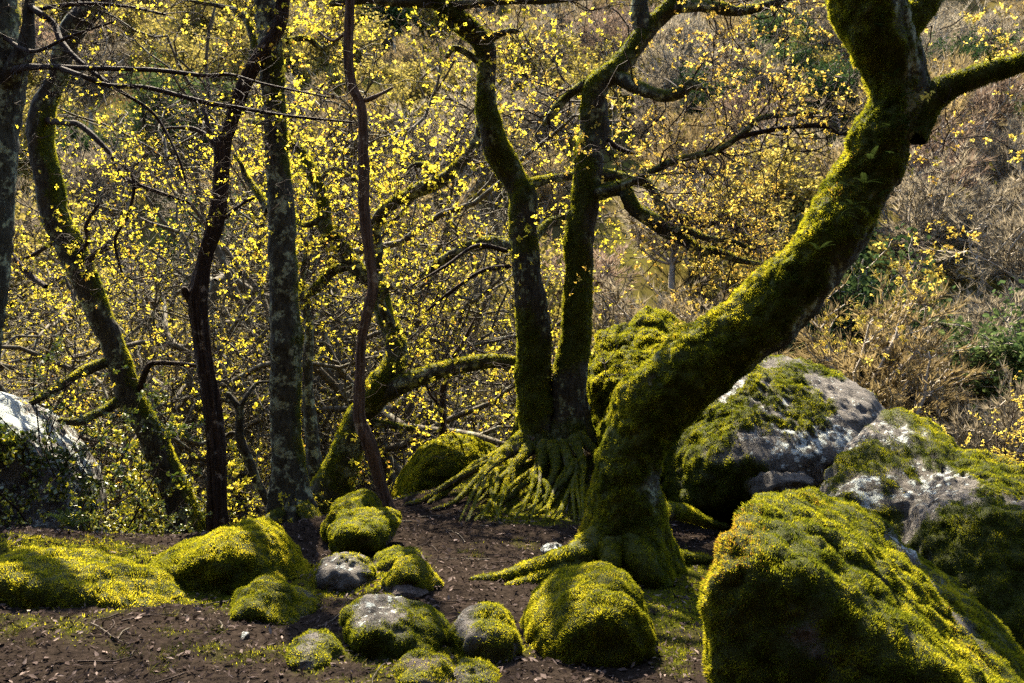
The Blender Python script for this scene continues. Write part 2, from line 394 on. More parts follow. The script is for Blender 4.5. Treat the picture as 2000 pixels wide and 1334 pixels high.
# ------------------------------------------------------------------ main stems
def stem(name, parent, Q, mat, ds=0.025, sides=40, lump=0.10, lf=3.0, fine=0.03, groove=0.0, flare=None, seed=0, mossmask=None, mossargs=None, cap=True):
    """a limb swept along Q (x,y,z,r) with an uneven skin; returns the mesh object"""
    C = catmull(Q, ds); R = np.maximum(C[:, 3], 0.002); C = C[:, :3]
    T, U, W = frames(C); n = len(C); th = np.arange(sides) / sides * 2 * math.pi
    s = np.concatenate([[0], np.cumsum(np.linalg.norm(np.diff(C, axis=0), axis=1))])
    D = np.cos(th)[None, :, None] * U[:, None] + np.sin(th)[None, :, None] * W[:, None]
    rr = np.repeat(R[:, None], sides, 1)
    if flare:
        amp, h, lobes, ph = flare
        rr = rr * (1 + amp * np.exp(-s / h)[:, None] * (0.45 + 0.55 * np.cos(lobes * th + ph)[None, :]))
    V0 = C[:, None] + D * rr[..., None]
    dsp = lump * fbm(V0, lf, 3, seed) + fine * 2.0 * fbm(V0, lf * 6, 3, seed + 5)
    if groove:
        g = np.stack([np.cos(th)[None, :] * 3.2 + 0 * s[:, None], np.sin(th)[None, :] * 3.2 + 0 * s[:, None], np.repeat(s[:, None] * 1.1, sides, 1)], -1)
        dsp = dsp - groove * (1 - np.abs(fbm(g, 1.0, 3, seed + 9))) ** 3 + groove * 0.4 * fbm(g, 2.5, 2, seed + 3)
    V0 = V0 + D * (dsp * np.minimum(rr, 0.16))[..., None]
    if cap: V0[-1] = C[-1] + (V0[-1] - C[-1]) * 0.05
    V = V0.reshape(-1, 3); F = gridfaces(n, sides)
    nn = vnormals(V, F)
    if np.mean(np.sum(nn * D.reshape(-1, 3), 1)) < 0: F = F[:, ::-1].copy(); nn = -nn
    sv = np.repeat(s / s[-1], sides)
    mk_ = np.zeros(len(V)) if mossmask is None else np.clip(mossmask(V, nn, sv), 0, 1)
    o = mk(name, V, F, mat, parent, attrs={'moss': ('POINT', mk_)})
    if mossargs and mk_.max() > 0: moss_on(o, V, F, mk_, seed=seed, **mossargs)
    return o

def mm(base, up=0.4, nz=0.6, f=2.2, seed=40, lo=0.3, hi=0.6, smax=9, side=None):
    """moss mask builder: base cover + more on upward faces + noise"""
    def fn(V, n, s):
        v = base + up * n[:, 2] + nz * fbm(V, f, 4, seed)
        if side is not None: v = v + n @ np.array(side)
        v = v - ss(smax - 0.15, smax + 0.15, s) * 2
        return ss(lo, hi, v)
    return fn

# ------------------------------------------------------------------ ground
GC = [(0,1334,3.8),(300,1334,3.8),(600,1334,3.85),(1000,1334,3.9),(1300,1334,4.0),(900,1180,5.0),(700,1200,4.8),(900,1080,6.0),(850,1010,7.0),
      (750,985,7.3),(1000,1000,7.1),(570,1012,7.8),(400,1040,8.0),(250,1110,8.0),(0,1050,5.4),(150,1095,5.5),(300,1140,5.3),(300,1210,4.6),
      (100,1200,4.6),(-200,1060,5.5),(1330,1050,7.0),(1400,985,8.0),(1120,1110,5.9),(1250,1105,5.9),(1600,1300,5.0),(1900,1300,5.0),
      (650,975,8.8),(860,930,8.4),(1080,870,8.0),(980,900,7.9),(1180,880,8.0),(1080,920,7.55),(1060,960,7.25),(1000,990,7.1),(1150,960,7.25),(1100,1010,6.9),(900,960,7.5),(1080,880,8.6),(450,1170,5.1),(850,1140,5.3),(1300,1200,5.0),(600,1090,6.4),(1700,1050,7.5),(2200,1300,5.0),(0,1500,3.0),(1000,1560,3.0),(2000,1560,3.0)]
GP = np.array([P(*g) for g in GC]); GP = np.vstack([GP, [[-6, 3, .3], [6, 3, -.1], [0, 0, 0], [-4, 0, .2], [4, 0, 0]]])
def height(x, y):
    x = np.asarray(x, float); y = np.asarray(y, float)
    w0 = 0; z = 0
    for g in GP:
        w = 1.0 / (((x - g[0])**2 + (y - g[1])**2) + 0.06) ** 1.6; w0 = w0 + w; z = z + w * g[2]
    z = z / w0
    edge = 8.9 + 0.12 * x + 0.3 * np.sin(x * 1.3)
    edge = edge - 1.2 * ss(-1.6, -3.2, x) + 0.3 * ss(2, 4, x)
    t = y - edge; drop = 0.72 * np.where(t > 6, t, np.log1p(np.exp(np.minimum(t, 8) * 2.2)) / 2.2)
    zn = z - drop
    p3 = np.stack([x, y, 0 * x], -1)
    hill = -24 + 0.53 * (y - 88) + 9 * fbm(p3, 0.012, 3, 3) + 0.03 * x
    valley = -24 + 3 * fbm(p3, 0.02, 2, 8)
    m = np.maximum(hill, valley) + 3 * np.exp(-((hill - valley) / 8) ** 2)
    d = np.maximum(zn, m) + 1.0 * np.exp(-((zn - m) / 3) ** 2)
    d = np.where(y < 20, zn, d)
    d = d + 0.85 * np.maximum(0, -y - 0.5) + 0.25 * np.maximum(0, np.abs(x) - 6) * ss(12, 6, y)  # unseen rise behind the viewpoint, shaped to block sky fill
    return d
def hz(x, y): return float(height(np.array([x]), np.array([y]))[0])

xs = np.concatenate([-np.geomspace(4.2, 420, 46)[::-1], np.arange(-4.15, 4.16, 0.038), np.geomspace(4.2, 420, 46)])
ys = np.concatenate([-np.geomspace(0.5, 90, 16)[::-1], np.arange(0, 2.6, 0.2), np.arange(2.6, 9.6, 0.038), np.geomspace(9.65, 520, 80)])
gx, gy = np.meshgrid(xs, ys); gz = height(gx, gy)
p3 = np.stack([gx, gy, gz], -1)
nearw = ss(14, 9, gy) * ss(7, 5, np.abs(gx))
gz = gz + nearw * (0.03 * fbm(p3, 1.6, 4, 12) + 0.018 * fbm(p3, 9, 3, 15))
GV = np.stack([gx, gy, gz], -1).reshape(-1, 3); ny, nx = gx.shape
ii, jj = np.meshgrid(np.arange(ny - 1), np.arange(nx - 1), indexing='ij')
GF = np.stack([ii*nx+jj, ii*nx+jj+1, (ii+1)*nx+jj+1, (ii+1)*nx+jj], -1).reshape(-1, 4)
# moss cover of the floor: the bank at the left, the root mound, round the stones
def blob(V, px, py, Y, rx, ry):
    c = P(px, py, Y); return np.exp(-(((V[:, 0]-c[0])/rx)**2 + ((V[:, 1]-c[1])/ry)**2))
gm = (0.8*blob(GV, 130, 1110, 5.6, 0.9, 0.5) + 0.8*blob(GV, 330, 1150, 5.2, 0.5, 0.2) + 0.7*blob(GV, 520, 1180, 5.3, 0.5, 0.4)
      + 0.9*blob(GV, 1080, 900, 7.6, 0.75, 0.75) + 0.55*blob(GV, 1040, 1010, 6.9, 0.5, 0.35) + 0.7*blob(GV, 880, 900, 8.2, 0.7, 0.5) + 0.9*blob(GV, 600, 1020, 7.6, 0.6, 0.5)
      + 0.9*blob(GV, 1180, 1090, 5.9, 0.55, 0.35) + 0.7*blob(GV, 1330, 1130, 5.5, 0.5, 0.6) + 0.6*blob(GV, 1350, 1280, 4.6, .5, .5)
      + 0.36*blob(GV, 20, 1240, 4.4, 0.7, 0.5) + 0.16*blob(GV, 380, 1300, 4.1, 0.7, 0.3) + 0.5*blob(GV, 700, 1130, 5.6, 0.5, 0.3) + 0.45*blob(GV, 750, 1300, 4.1, 0.6, 0.3))
for sx, sy, sY, sr in ((540,1200,4.8,.3),(675,1150,5.3,.22),(780,1110,5.6,.2),(800,1160,5.2,.18),(780,1280,4.4,.36),(950,1290,4.35,.24),(612,1310,4.15,.2),(830,1350,3.97,.2),(930,1350,3.95,.18),(710,1070,6.2,.3),(1150,1290,4.5,.5),(450,1160,5.4,.6)):
    gm = gm + 0.30 * blob(GV, sx, sy, sY, sr, sr)
gmask = ss(0.40, 0.75, gm + 0.7 * fbm(GV, 3.2, 5, 55, 0.6)) * ss(10.5, 9.5, GV[:, 1])
ground = mk('ground', GV, GF, M['ground'], attrs={'moss': ('POINT', gmask), 'far': ('POINT', ss(12, 30, GV[:, 1]))}, kind='structure')
ground['label'] = 'dark leaf strewn forest floor falling away to a wooded valley side'
near_f = GF[(GV[GF[:, 0], 1] < 10.2) & (GV[GF[:, 0], 1] > 2.6) & (np.abs(GV[GF[:, 0], 0]) < 4.3)]
gmo = moss_on(ground, GV, near_f, gmask, 24000, 0.018, 0.006, bias=0.55, seed=1, vary=0.7, red=0.05)

def ground_pts(n, x0, x1, y0, y1, r):
    x = r.uniform(x0, x1, n); y = y0 + (y1 - y0) * r.random(n) ** 1.3; z = height(x, y)
    q = np.stack([x, y, z], -1)
    z = z + 0.03 * fbm(q, 1.6, 4, 12) + 0.018 * fbm(q, 9, 3, 15); return np.stack([x, y, z], -1)

def on_floor(Q, k=0.15):
    Q = Q.copy(); Q[:, 2] = np.maximum(Q[:, 2], height(Q[:, 0], Q[:, 1]) + k * Q[:, 3] + 0.004); return Q

# ------------------------------------------------------------------ rocks
_ico = {}
def ico(k):
    if k not in _ico:
        bm = bmesh.new(); bmesh.ops.create_icosphere(bm, subdivisions=k, radius=1)
        _ico[k] = (nrm(np.array([v.co[:] for v in bm.verts])), np.array([[v.index for v in f.verts] for f in bm.faces])); bm.free()
    return _ico[k]

def hull_planes(pts, c):
    bm = bmesh.new()
    for p in pts: bm.verts.new(p - c)
    bmesh.ops.convex_hull(bm, input=bm.verts[:])
    out = []
    for f in bm.faces:
        f.normal_update(); n = np.array(f.normal[:]); d = n.dot(np.array(f.verts[0].co[:]))
        if d < 0: n, d = -n, -d
        out.append((*n, max(d, 0.015)))
    bm.free(); return np.array(out)

def outline_pts(ol, Y, depth, front=0.62, back=0.7, fdrop=0.0):
    """a closed pixel outline at depth Y, bulging towards and away from the viewer"""
    A = np.array([P(a, b, Y) for a, b in ol]); c = A.mean(0)
    f = c + (A - c) * front; f[:, 1] = Y - depth; f[:, 2] -= fdrop
    b = c + (A - c) * back; b[:, 1] = Y + depth
    g = c + (A - c) * (0.45 + 0.55 * front); g[:, 1] = Y - depth * 0.6; g[:, 2] -= fdrop * 0.4
    return np.vstack([A, g, f, b])

def rock(name, hulls, label, sub=5, power=9, lump=0.05, lf=1.8, fine=0.012, mask=None, lichen=None, mossargs=None, seed=0, mat=None, center=None, cat='boulder', flutes=0.0):
    pts = np.vstack(hulls); c = pts.mean(0) if center is None else np.array(center)
    D, F = ico(sub); r = None
    for h in hulls:
        pl = hull_planes(h, c); q = np.maximum(D @ pl[:, :3].T / pl[:, 3], 0)
        q = q / 1.0; s = (q ** power).sum(1) ** (-1 / power)
        r = s if r is None else np.where(np.abs(r - s) < 0.12, np.maximum(r, s) + (0.12 - np.abs(r - s)) ** 2 * 1.2, np.maximum(r, s))
    if power < 10:               # rounding shrinks the hull a little: grow it back to its outline
        h = hulls[0]; q0 = h - c; d0 = np.linalg.norm(q0, axis=1); pl = hull_planes(h, c)
        s0 = (np.maximum((q0 / d0[:, None]) @ pl[:, :3].T / pl[:, 3], 0) ** power).sum(1) ** (-1 / power); r = r * (1 + 0.2 * (np.median(d0 / s0) - 1))
    V = c + D * r[:, None]
    n0 = vnormals(V, F)
    V = V + n0 * (lump * fbm(V, lf, 4, seed + 2) + fine * 2 * fbm(V, 14, 3, seed + 4))[:, None]
    n = vnormals(V, F)
    if np.mean(np.sum(n * D, 1)) < 0: F = F[:, ::-1].copy(); n = -n
    mk_ = np.zeros(len(V)) if mask is None else np.clip(mask(V, n, np.zeros(len(V))), 0, 1)
    if mossargs is not None:     # moss lies as a cushion on the stone
        V = V + n * (mk_ * (0.016 + 0.034 * fbm(V, 8, 3, seed + 8)))[:, None]
    li = np.zeros(len(V)) if lichen is None else np.clip(lichen(V, n), 0, 1)
    loc = np.array([c[0], c[1], V[:, 2].min()])
    o = mk(name, V, F, mat or M['rock'], loc=loc, attrs={'moss': ('POINT', mk_), 'lichen': ('POINT', li * (1 - 0.8 * mk_))})
    if label: tag(o, label, cat)
    if mossargs is not None: moss_on(o, V, F, mk_, seed=seed + 300, **mossargs)
    return o

def lich(up=0.5, base=0.0, nz=0.7, f=3.0, seed=61):
    return lambda V, n: base + up * n[:, 2] + nz * fbm(V, f, 4, seed)

# foreground boulder with a ridge running down to the right
R9 = [P(1362,1110,3.85),P(1385,1050,3.95),P(1440,975,4.15),P(1490,935,4.5),P(1560,932,4.75),P(1640,955,4.85),P(1740,1015,4.9),P(1850,1105,4.8),P(1960,1215,4.65),P(2060,1320,4.5),P(2200,1480,4.3),
      P(1385,1068,3.72),P(1480,1060,3.72),P(1600,1110,3.68),P(1740,1210,3.6),P(1880,1330,3.5),P(2000,1440,3.4),P(1356,1200,3.76),P(1372,1420,3.74),P(1480,1500,3.66),P(1750,1600,3.5),P(2100,1650,3.4),P(1500,1500,5.0),P(2100,1500,4.7)]
rock('boulder', [np.array(R9)], 'big moss covered foreground boulder with a ridge sloping down to its right', 6, 16, 0.05, 2.4, 0.02, center=P(1640,1230,4.2),
     mask=mm(0.56, 0.22, 1.05, 2.6, 71, 0.30, 0.48), lichen=lich(0.4, 0.05), mossargs=dict(density=80000, length=0.015, width=0.0045, bias=0.5, vary=0.7, red=0.24), seed=1)
# right boulder with two humps
R10a = np.array([P(1590,935,6.5),P(1620,885,6.7),P(1690,798,7.0),P(1732,780,7.1),P(1792,796,7.0),P(1872,866,6.7),P(1950,930,6.4),P(1600,1000,6.0),P(1680,940,6.1),P(1780,945,6.0),P(1890,950,5.9),P(1600,1120,5.8),P(1950,1150,5.5),P(1800,1300,5.3),P(1600,1100,7),P(1950,1100,7)])
R10b = np.array([P(1770,985,6.0),P(1832,884,6.4),P(1905,870,6.5),P(1990,886,6.4),P(2080,925,6.3),P(2190,1000,6.2),P(1800,1010,5.5),P(1920,990,5.35),P(2050,1020,5.2),P(2200,1080,5.1),P(1740,1150,5.5),P(1790,1300,5.1),P(1950,1300,4.85),P(2200,1350,4.8),P(1750,1200,6.6),P(2200,1200,6.6)])
rock('boulder', [R10a, R10b], 'mossy two humped boulder with a pale lichen crest behind the ridged boulder', 6, 18, 0.06, 2.0, 0.02, center=P(1860,1040,5.85),
     mask=mm(0.72, -0.1, 1.0, 2.4, 86, 0.2, 0.45, side=(0.6, -0.2, -0.1)), lichen=lich(0.6, 0.06), mossargs=dict(density=50000, length=0.017, width=0.0055, bias=0.42, vary=0.7, red=0.05), seed=2)
# granite outcrop with white lichen
R11 = np.array([P(1285,960,7.5),P(1290,860,7.6),P(1320,790,7.9),P(1400,738,8.2),P(1490,680,8.5),P(1545,678,8.5),P(1600,705,8.4),P(1665,730,8.3),P(1715,752,8.2),P(1735,785,8.0),
                P(1480,745,7.6),P(1600,770,7.5),P(1690,800,7.4),P(1700,850,7.1),P(1640,930,6.9),P(1600,1000,6.9),P(1450,800,7.25),P(1400,880,6.95),P(1420,1000,6.9),P(1320,1000,7.1),P(1500,900,6.8),P(1500,1000,8.8),P(1750,1000,8.3),P(1300,1000,8.3)])
rock('boulder', [R11], 'grey granite boulder with white lichen blotches behind the leaning trunk', 6, 22, 0.06, 1.8, 0.02, center=P(1520,890,7.6),
     mask=mm(0.36, -0.15, 1.35, 2.3, 95, 0.2, 0.4, side=(-0.45, 0, -0.1)), lichen=lich(0.5, -0.06, 0.75, 2.0), mossargs=dict(density=42000, length=0.018, width=0.007, bias=0.36, vary=0.6), seed=3)
rock('stone_slab', [outline_pts([(1440,930),(1470,912),(1560,908),(1610,925),(1590,965),(1460,975)], 6.95, 0.3)], 'low flat grey slab wedged below the lichen blotched granite', 5, 9, 0.06, 3, 0.02,
     mask=mm(0.35, -0.1, 0.9, 3, 93), lichen=lich(0.2, -0.1), mossargs=dict(density=40000, length=0.015, width=0.006, bias=0.35), seed=4, cat='slab')
# tall mossy rock behind
R12a = np.array([P(1222,640,8.7),P(1262,586,9.0),P(1312,598,9.0),P(1362,640,8.9),P(1440,705,8.6),P(1185,800,7.8),P(1175,880,7.6),P(1215,840,7.5),P(1340,860,7.4),P(1440,880,7.7),P(1200,880,9.4),P(1440,880,9.4),P(1290,720,8.0)])
R12b = np.array([P(1142,880,8.1),P(1146,740,8.3),P(1164,655,8.75),P(1212,624,8.95),P(1245,660,8.7),P(1185,760,8.0),P(1190,880,7.8),P(1300,880,8.0),P(1160,880,9.3),P(1300,880,9.3)])
rock('boulder', [R12a, R12b], 'tall moss draped rock rising behind the twin trunks', 6, 18, 0.06, 2.4, 0.02, center=P(1235,790,8.4),
     mask=mm(1.0, 0.2, 0.7, 2.4, 101), lichen=lich(0.6, 0.1), mossargs=dict(density=40000, length=0.020, width=0.008, bias=0.6), seed=5)
# lichen topped boulder at the left with ivy
R1 = np.vstack([outline_pts([(-150,740),(-60,738),(0,748),(70,790),(130,850),(172,905),(200,965),(215,1080),(100,1130),(-200,1130)], 7.5, 0.5, front=0.97), [P(-100,800,6.9),P(0,815,6.85),P(80,870,6.85),P(150,950,6.85),P(-100,1130,6.6),P(150,1130,6.6)]])
ivy_rock = rock('boulder', [R1], 'pale lichen topped boulder with ivy climbing its dark face', 5, 22, 0.06, 1.8, 0.015,
     mask=mm(-0.1, 0.3, 0.9, 2.0, 111), lichen=lich(0.6, 0.25, 0.6, 2.5), mossargs=dict(density=25000, length=0.016, width=0.007, bias=0.6), seed=6)
# mossy boulder left of centre
R2 = [(270,1100),(300,1075),(380,1045),(450,1025),(505,1015),(540,1025),(580,1075),(615,1120),(630,1160),(560,1200),(330,1190)]
rock('boulder', [outline_pts(R2, 5.5, 0.36, front=0.7)], 'bright green wedge shaped mossy boulder below the dead trunk', 5, 9, 0.035, 2.4, 0.012,
     mask=mm(1.0, 0.2, 0.6, 3, 121), lichen=lich(0.3, 0), mossargs=dict(density=85000, length=0.015, width=0.0055, bias=0.66, vary=0.5), seed=7)
small = [
 ('stone', [(440,1175),(470,1148),(500,1138),(540,1150),(600,1180),(640,1205),(560,1240),(450,1225)], 4.85, 0.25, 'low mossy stone with a bare grey chip beside the dark soil', mm(0.55,0.3,0.8,4,131), lich(0.3,-0.1), 0.62),
 ('stone', [(615,1125),(632,1092),(665,1083),(700,1087),(725,1105),(738,1140),(690,1165),(630,1160)], 5.35, 0.2, 'rounded grey stone with a pale top beside the wedge boulder', mm(0.5,-0.3,0.8,5,132), lich(0.35,0.05,.4,5), 0.5),
 ('stone', [(715,1110),(740,1085),(775,1076),(810,1080),(838,1098),(830,1130),(740,1140)], 5.7, 0.18, 'brown stone capped with thin moss on the path', mm(0.2,0.5,0.6,5,133), lich(0.1,-0.2), 0.6),
 ('stone', [(742,1150),(755,1115),(785,1100),(815,1105),(850,1128),(862,1155),(800,1180)], 5.25, 0.14, 'small banded mossy stone leaning on the brown stone', mm(0.5,0.5,0.6,6,134), None, 0.68),
 ('stone', [(748,1162),(765,1140),(800,1134),(832,1142),(848,1160),(800,1180)], 5.12, 0.1, 'small bare dark stone at the foot of the banded stone', mm(-0.6,0.2,0.6,6,135), None, 0.5),
 ('stone', [(660,1195),(690,1170),(740,1165),(800,1185),(850,1215),(885,1245),(893,1290),(800,1330),(690,1280)], 4.42, 0.28, 'humped mossy stone with a white lichen stripe along its crest', mm(0.95,-0.5,0.8,3.5,136), lich(0.62,-0.08,.45,5), 0.45),
 ('stone', [(878,1225),(900,1192),(935,1185),(985,1192),(1010,1215),(1020,1260),(1000,1320),(890,1310)], 4.35, 0.22, 'squat grey stone with lichen and a moss strip between the domes', mm(0.5,-0.1,0.9,4,137), lich(0.3,0.12,.5,4), 0.5),
 ('stone', [(560,1270),(585,1250),(620,1250),(655,1270),(665,1300),(620,1325),(570,1310)], 4.15, 0.15, 'flat grey stone with thin moss sunk in the leaf litter', mm(0.4,0.2,0.8,6,138), lich(0.2,0), 0.55),
 ('stone', [(770,1310),(800,1292),(840,1295),(880,1320),(890,1360),(780,1360)], 3.97, 0.14, 'half buried brown stone edged with grass', mm(0.5,0.2,0.7,6,139), None, 0.55),
 ('stone', [(870,1330),(900,1303),(950,1305),(985,1330),(990,1380),(880,1380)], 3.95, 0.14, 'dark stone sunk in the soil under the squat grey stone', mm(0.4,0.2,0.7,6,140), None, 0.5),
 ('stone', [(455,1245),(470,1228),(490,1230),(500,1250),(480,1268),(458,1262)], 4.39, 0.06, 'small pale broken stone lying on the dark soil', mm(-0.6,0.2,0.6,6,141), lich(0.3,0.3), 0.5),
 ('stone', [(640,1020),(660,1005),(720,1002),(770,1008),(790,1030),(760,1075),(660,1085)], 6.2, 0.3, 'dark mossy stone at the foot of the red twisted trunk', mm(0.5,0.3,0.7,4,142), lich(0.1,-.1), 0.55),
 ('stone', [(620,1040),(650,985),(690,965),(720,960),(750,985),(755,1020),(640,1060)], 6.9, 0.3, 'bright mossy rock between the lichen trunk and the red trunk', mm(0.9,0.3,0.5,4,143), None, 0.66),
 ('stone', [(1050,1075),(1062,1063),(1085,1060),(1100,1070),(1090,1090),(1060,1090)], 6, 0.08, 'small pale stone beside the long mossy root', mm(-0.6,0.2,0.5,6,144), lich(0.5,0.3), 0.5),
]
for k, (nm, ol, Y, dp, lb, mask, li, bias) in enumerate(small):
    rock(nm, [outline_pts(ol, Y, dp)], lb, 5, 9, 0.036, 4.5, 0.014, mask=mask, lichen=li, mat=M['rock_brown'] if k in (2, 4, 8) else M['rock'],
         mossargs=dict(density=85000 * min(1, (5.2 / Y)), length=0.012, width=0.0045 * max(1, Y / 5), bias=bias, vary=0.5), seed=20 + k, cat='stone')
# dome in front of the leaning tree
rock('boulder', [outline_pts([(990,1240),(1008,1190),(1045,1150),(1095,1122),(1150,1104),(1205,1104),(1245,1126),(1275,1165),(1296,1215),(1306,1275),(1250,1330),(1010,1310)], 4.5, 0.42, front=0.6)],
     'domed mossy boulder in front of the leaning tree with a dark underside', 5, 6.5, 0.03, 2.2, 0.012, mask=mm(0.75, 0.35, 0.5, 2.6, 151, 0.1, 0.45), lichen=lich(0.1, -0.2),
     mossargs=dict(density=85000, length=0.014, width=0.005, bias=0.6, vary=0.5), seed=50)
# bright mossy rock behind the roots
rock('boulder', [outline_pts([(745,970),(780,895),(845,852),(900,842),(965,860),(1010,895),(1020,960),(900,1020),(760,1010)], 8.4, 0.4, front=0.5)],
     'sunlit yellow green mossy rock behind the spreading roots', 5, 8, 0.04, 2.2, 0.012, mask=mm(1.1, 0.3, 0.4, 3, 161), mossargs=dict(density=60000, length=0.018, width=0.007, bias=0.72, vary=0.4), seed=51)
# mossy bank
rock('mossy_hummock', [outline_pts([(-120,1110),(0,1062),(90,1090),(200,1098),(290,1120),(360,1155),(430,1195),(380,1220),(200,1210),(-100,1210)], 5.1, 0.38, front=0.8)],
     'long low mossy hummock sloping down to the dark soil', 5, 7, 0.06, 1.6, 0.012, mask=mm(0.75, 0.3, 0.8, 2.6, 171), mossargs=dict(density=50000, length=0.016, width=0.006, bias=0.66, vary=0.6, red=0.06), seed=52, mat=M['rock_brown'], cat='hummock')
print('moss after rocks', MOSS_TOTAL)

# ------------------------------------------------------------------ trees
def tree(name, base, label, group=None): return empty(name, base, label, 'tree', group)

MA = lambda d, l=0.018, w=0.0065, b=0.5, **k: dict(density=d, length=l, width=w, bias=b, **k)
BY = dict(oak='bud')

# leaning mossy tree -------------------------------------------------
T8 = px_line([(1222,1120,5.85,95),(1218,1060,5.85,84),(1222,990,5.85,70),(1230,920,5.85,62),(1245,850,5.85,61),(1272,790,5.85,67),(1335,733,5.8,70),(1410,685,5.8,68),
              (1480,632,5.75,66),(1545,570,5.75,66),(1600,500,5.7,60),(1645,425,5.7,56),(1690,345,5.7,55),(1725,270,5.65,54),(1752,200,5.65,57),(1745,130,5.65,64),(1712,60,5.6,70),(1680,-10,5.6,66),(1640,-120,5.6,58)])
t8 = tree('leaning_tree', P(1222,1105,5.85), 'thick mossy tree leaning out to the right from beside the domed boulder')
stem('trunk', t8, T8, M['bark_lichen'], 0.018, 88, 0.34, 3.6, 0.07, flare=(0.35, 0.22, 5, 1.0), seed=3,
     mossmask=mm(0.58, 0.25, 0.95, 2.6, 201, 0.2, 0.55, side=(-0.3, 0, 0)), mossargs=MA(62000, 0.019, 0.006, 0.50, vary=0.7, red=0.16))
mfull = mm(0.9, 0.3, 0.6, 3, 203, 0.2, 0.5)
for pts, sd in [([(1770,262,5.65,40),(1805,205,5.65,31),(1850,172,5.6,25),(1920,145,5.5,23),(2000,122,5.4,21),(2100,85,5.3,17)], 4),
            ([(1740,80,5.6,40),(1780,35,5.6,30),(1830,-20,5.6,24),(1880,-100,5.6,20)], 5)]:
    stem('branch', t8, px_line(pts), M['bark_lichen'], 0.02, 40, 0.25, 4, 0.05, seed=sd, mossmask=mm(0.7,0.35,0.9,3,205,0.2,0.5), mossargs=MA(50000, 0.017, 0.006, 0.45))
roots8 = [[(1195,1040,5.75,34),(1140,1082,5.65,30),(1080,1100,5.55,22),(1010,1120,5.45,15),(960,1135,5.4,10),(915,1147,5.4,4)],
          [(1150,1085,5.65,20),(1090,1118,5.5,16),(1030,1140,5.4,12),(985,1160,5.3,5)],
          [(1270,1040,5.9,34),(1305,1085,5.95,22),(1345,1110,6.0,14),(1400,1130,6.0,6)],
          [(1240,1060,5.7,36),(1262,1105,5.55,26),(1290,1150,5.5,14)],
          [(1185,1060,5.7,30),(1190,1100,5.55,22),(1160,1130,5.5,12)],
          [(1270,1000,6.1,20),(1330,1000,6.5,14),(1380,1020,6.8,9),(1430,1040,7,4)]]
for k, q in enumerate(roots8):
    stem('root', t8, on_floor(px_line(q)), M['root_bark'], 0.02, 28, 0.3, 5, 0.05, seed=210 + k, mossmask=mm(0.8, 0.4, 0.7, 3, 211 + k), mossargs=MA(60000, 0.017, 0.0055, 0.58))
twiggery(t8, [px_line([(1530,600,5.9,5),(1640,560,6.4,4),(1730,540,6.6,3),(1800,520,6.7,2)]), px_line([(1600,560,5.9,5),(1680,600,6.4,4),(1740,640,6.6,3)])], 14, 0.5, 70, 0.26, 220, 0.13, 0.004, (420, 0.021, 5, M['bud_leaf'], 0.75), seed=31)
twiggery(t8, [px_line([(1850,165,5.6,5),(1890,220,5.9,4),(1930,260,6,3)]), px_line([(1780,30,5.6,5),(1870,70,6,4),(1990,90,6,3)]), px_line([(1830,180,5.6,3),(1840,240,5.7,3),(1840,300,5.7,2)])], 16, 0.45, 80, 0.22, 200, 0.12, 0.004, (330, 0.021, 5, M['bud_leaf'], 0.75), seed=32)
print('t8', MOSS_TOTAL)

# twin tree on the root mound ----------------------------------------
t7 = tree('twin_trunk_tree', P(1080,870,8.0), 'twin trunked mossy tree on a mound of spreading roots')
A7 = px_line([(1046,880,8,50),(1045,835,8,40),(1044,770,8,33),(1042,680,8,32),(1036,575,8,30),(1027,500,8,27),(1021,425,8,26),(1020,380,8,28),(997,340,8,26),(972,290,7.95,26),(960,250,7.9,25),(949,210,7.9,22),(950,170,7.9,18),(950,125,7.9,20),(940,80,7.9,23),(897,40,7.8,21),(862,8,7.7,18),(820,-50,7.6,16),(790,-140,7.6,14)])
B7 = px_line([(1113,860,8,44),(1114,810,8,34),(1111,765,8,34),(1117,715,8,31),(1125,660,8,28),(1129,550,8,27),(1133,450,8,28),(1141,400,8,26),(1148,350,8,26),(1152,300,8.05,27),(1160,260,8.1,27),(1160,210,8.1,26),(1168,165,8.1,26),(1200,138,8.1,22),(1232,100,8.15,19),(1270,52,8.2,18),(1312,10,8.2,18),(1370,-60,8.2,16)])
for k, q in enumerate((A7, B7)):
    stem('trunk', t7, q, M['bark'], 0.028, 50, 0.26, 4, 0.06, flare=(0.4, 0.2, 5, 0.6 + k), seed=220 + k,
         mossmask=mm(0.38, 0.3, 0.8, 2.4, 221 + k, 0.2, 0.55, side=(-0.1, -0.05, 0)), mossargs=MA(42000, 0.016, 0.0065, 0.5))
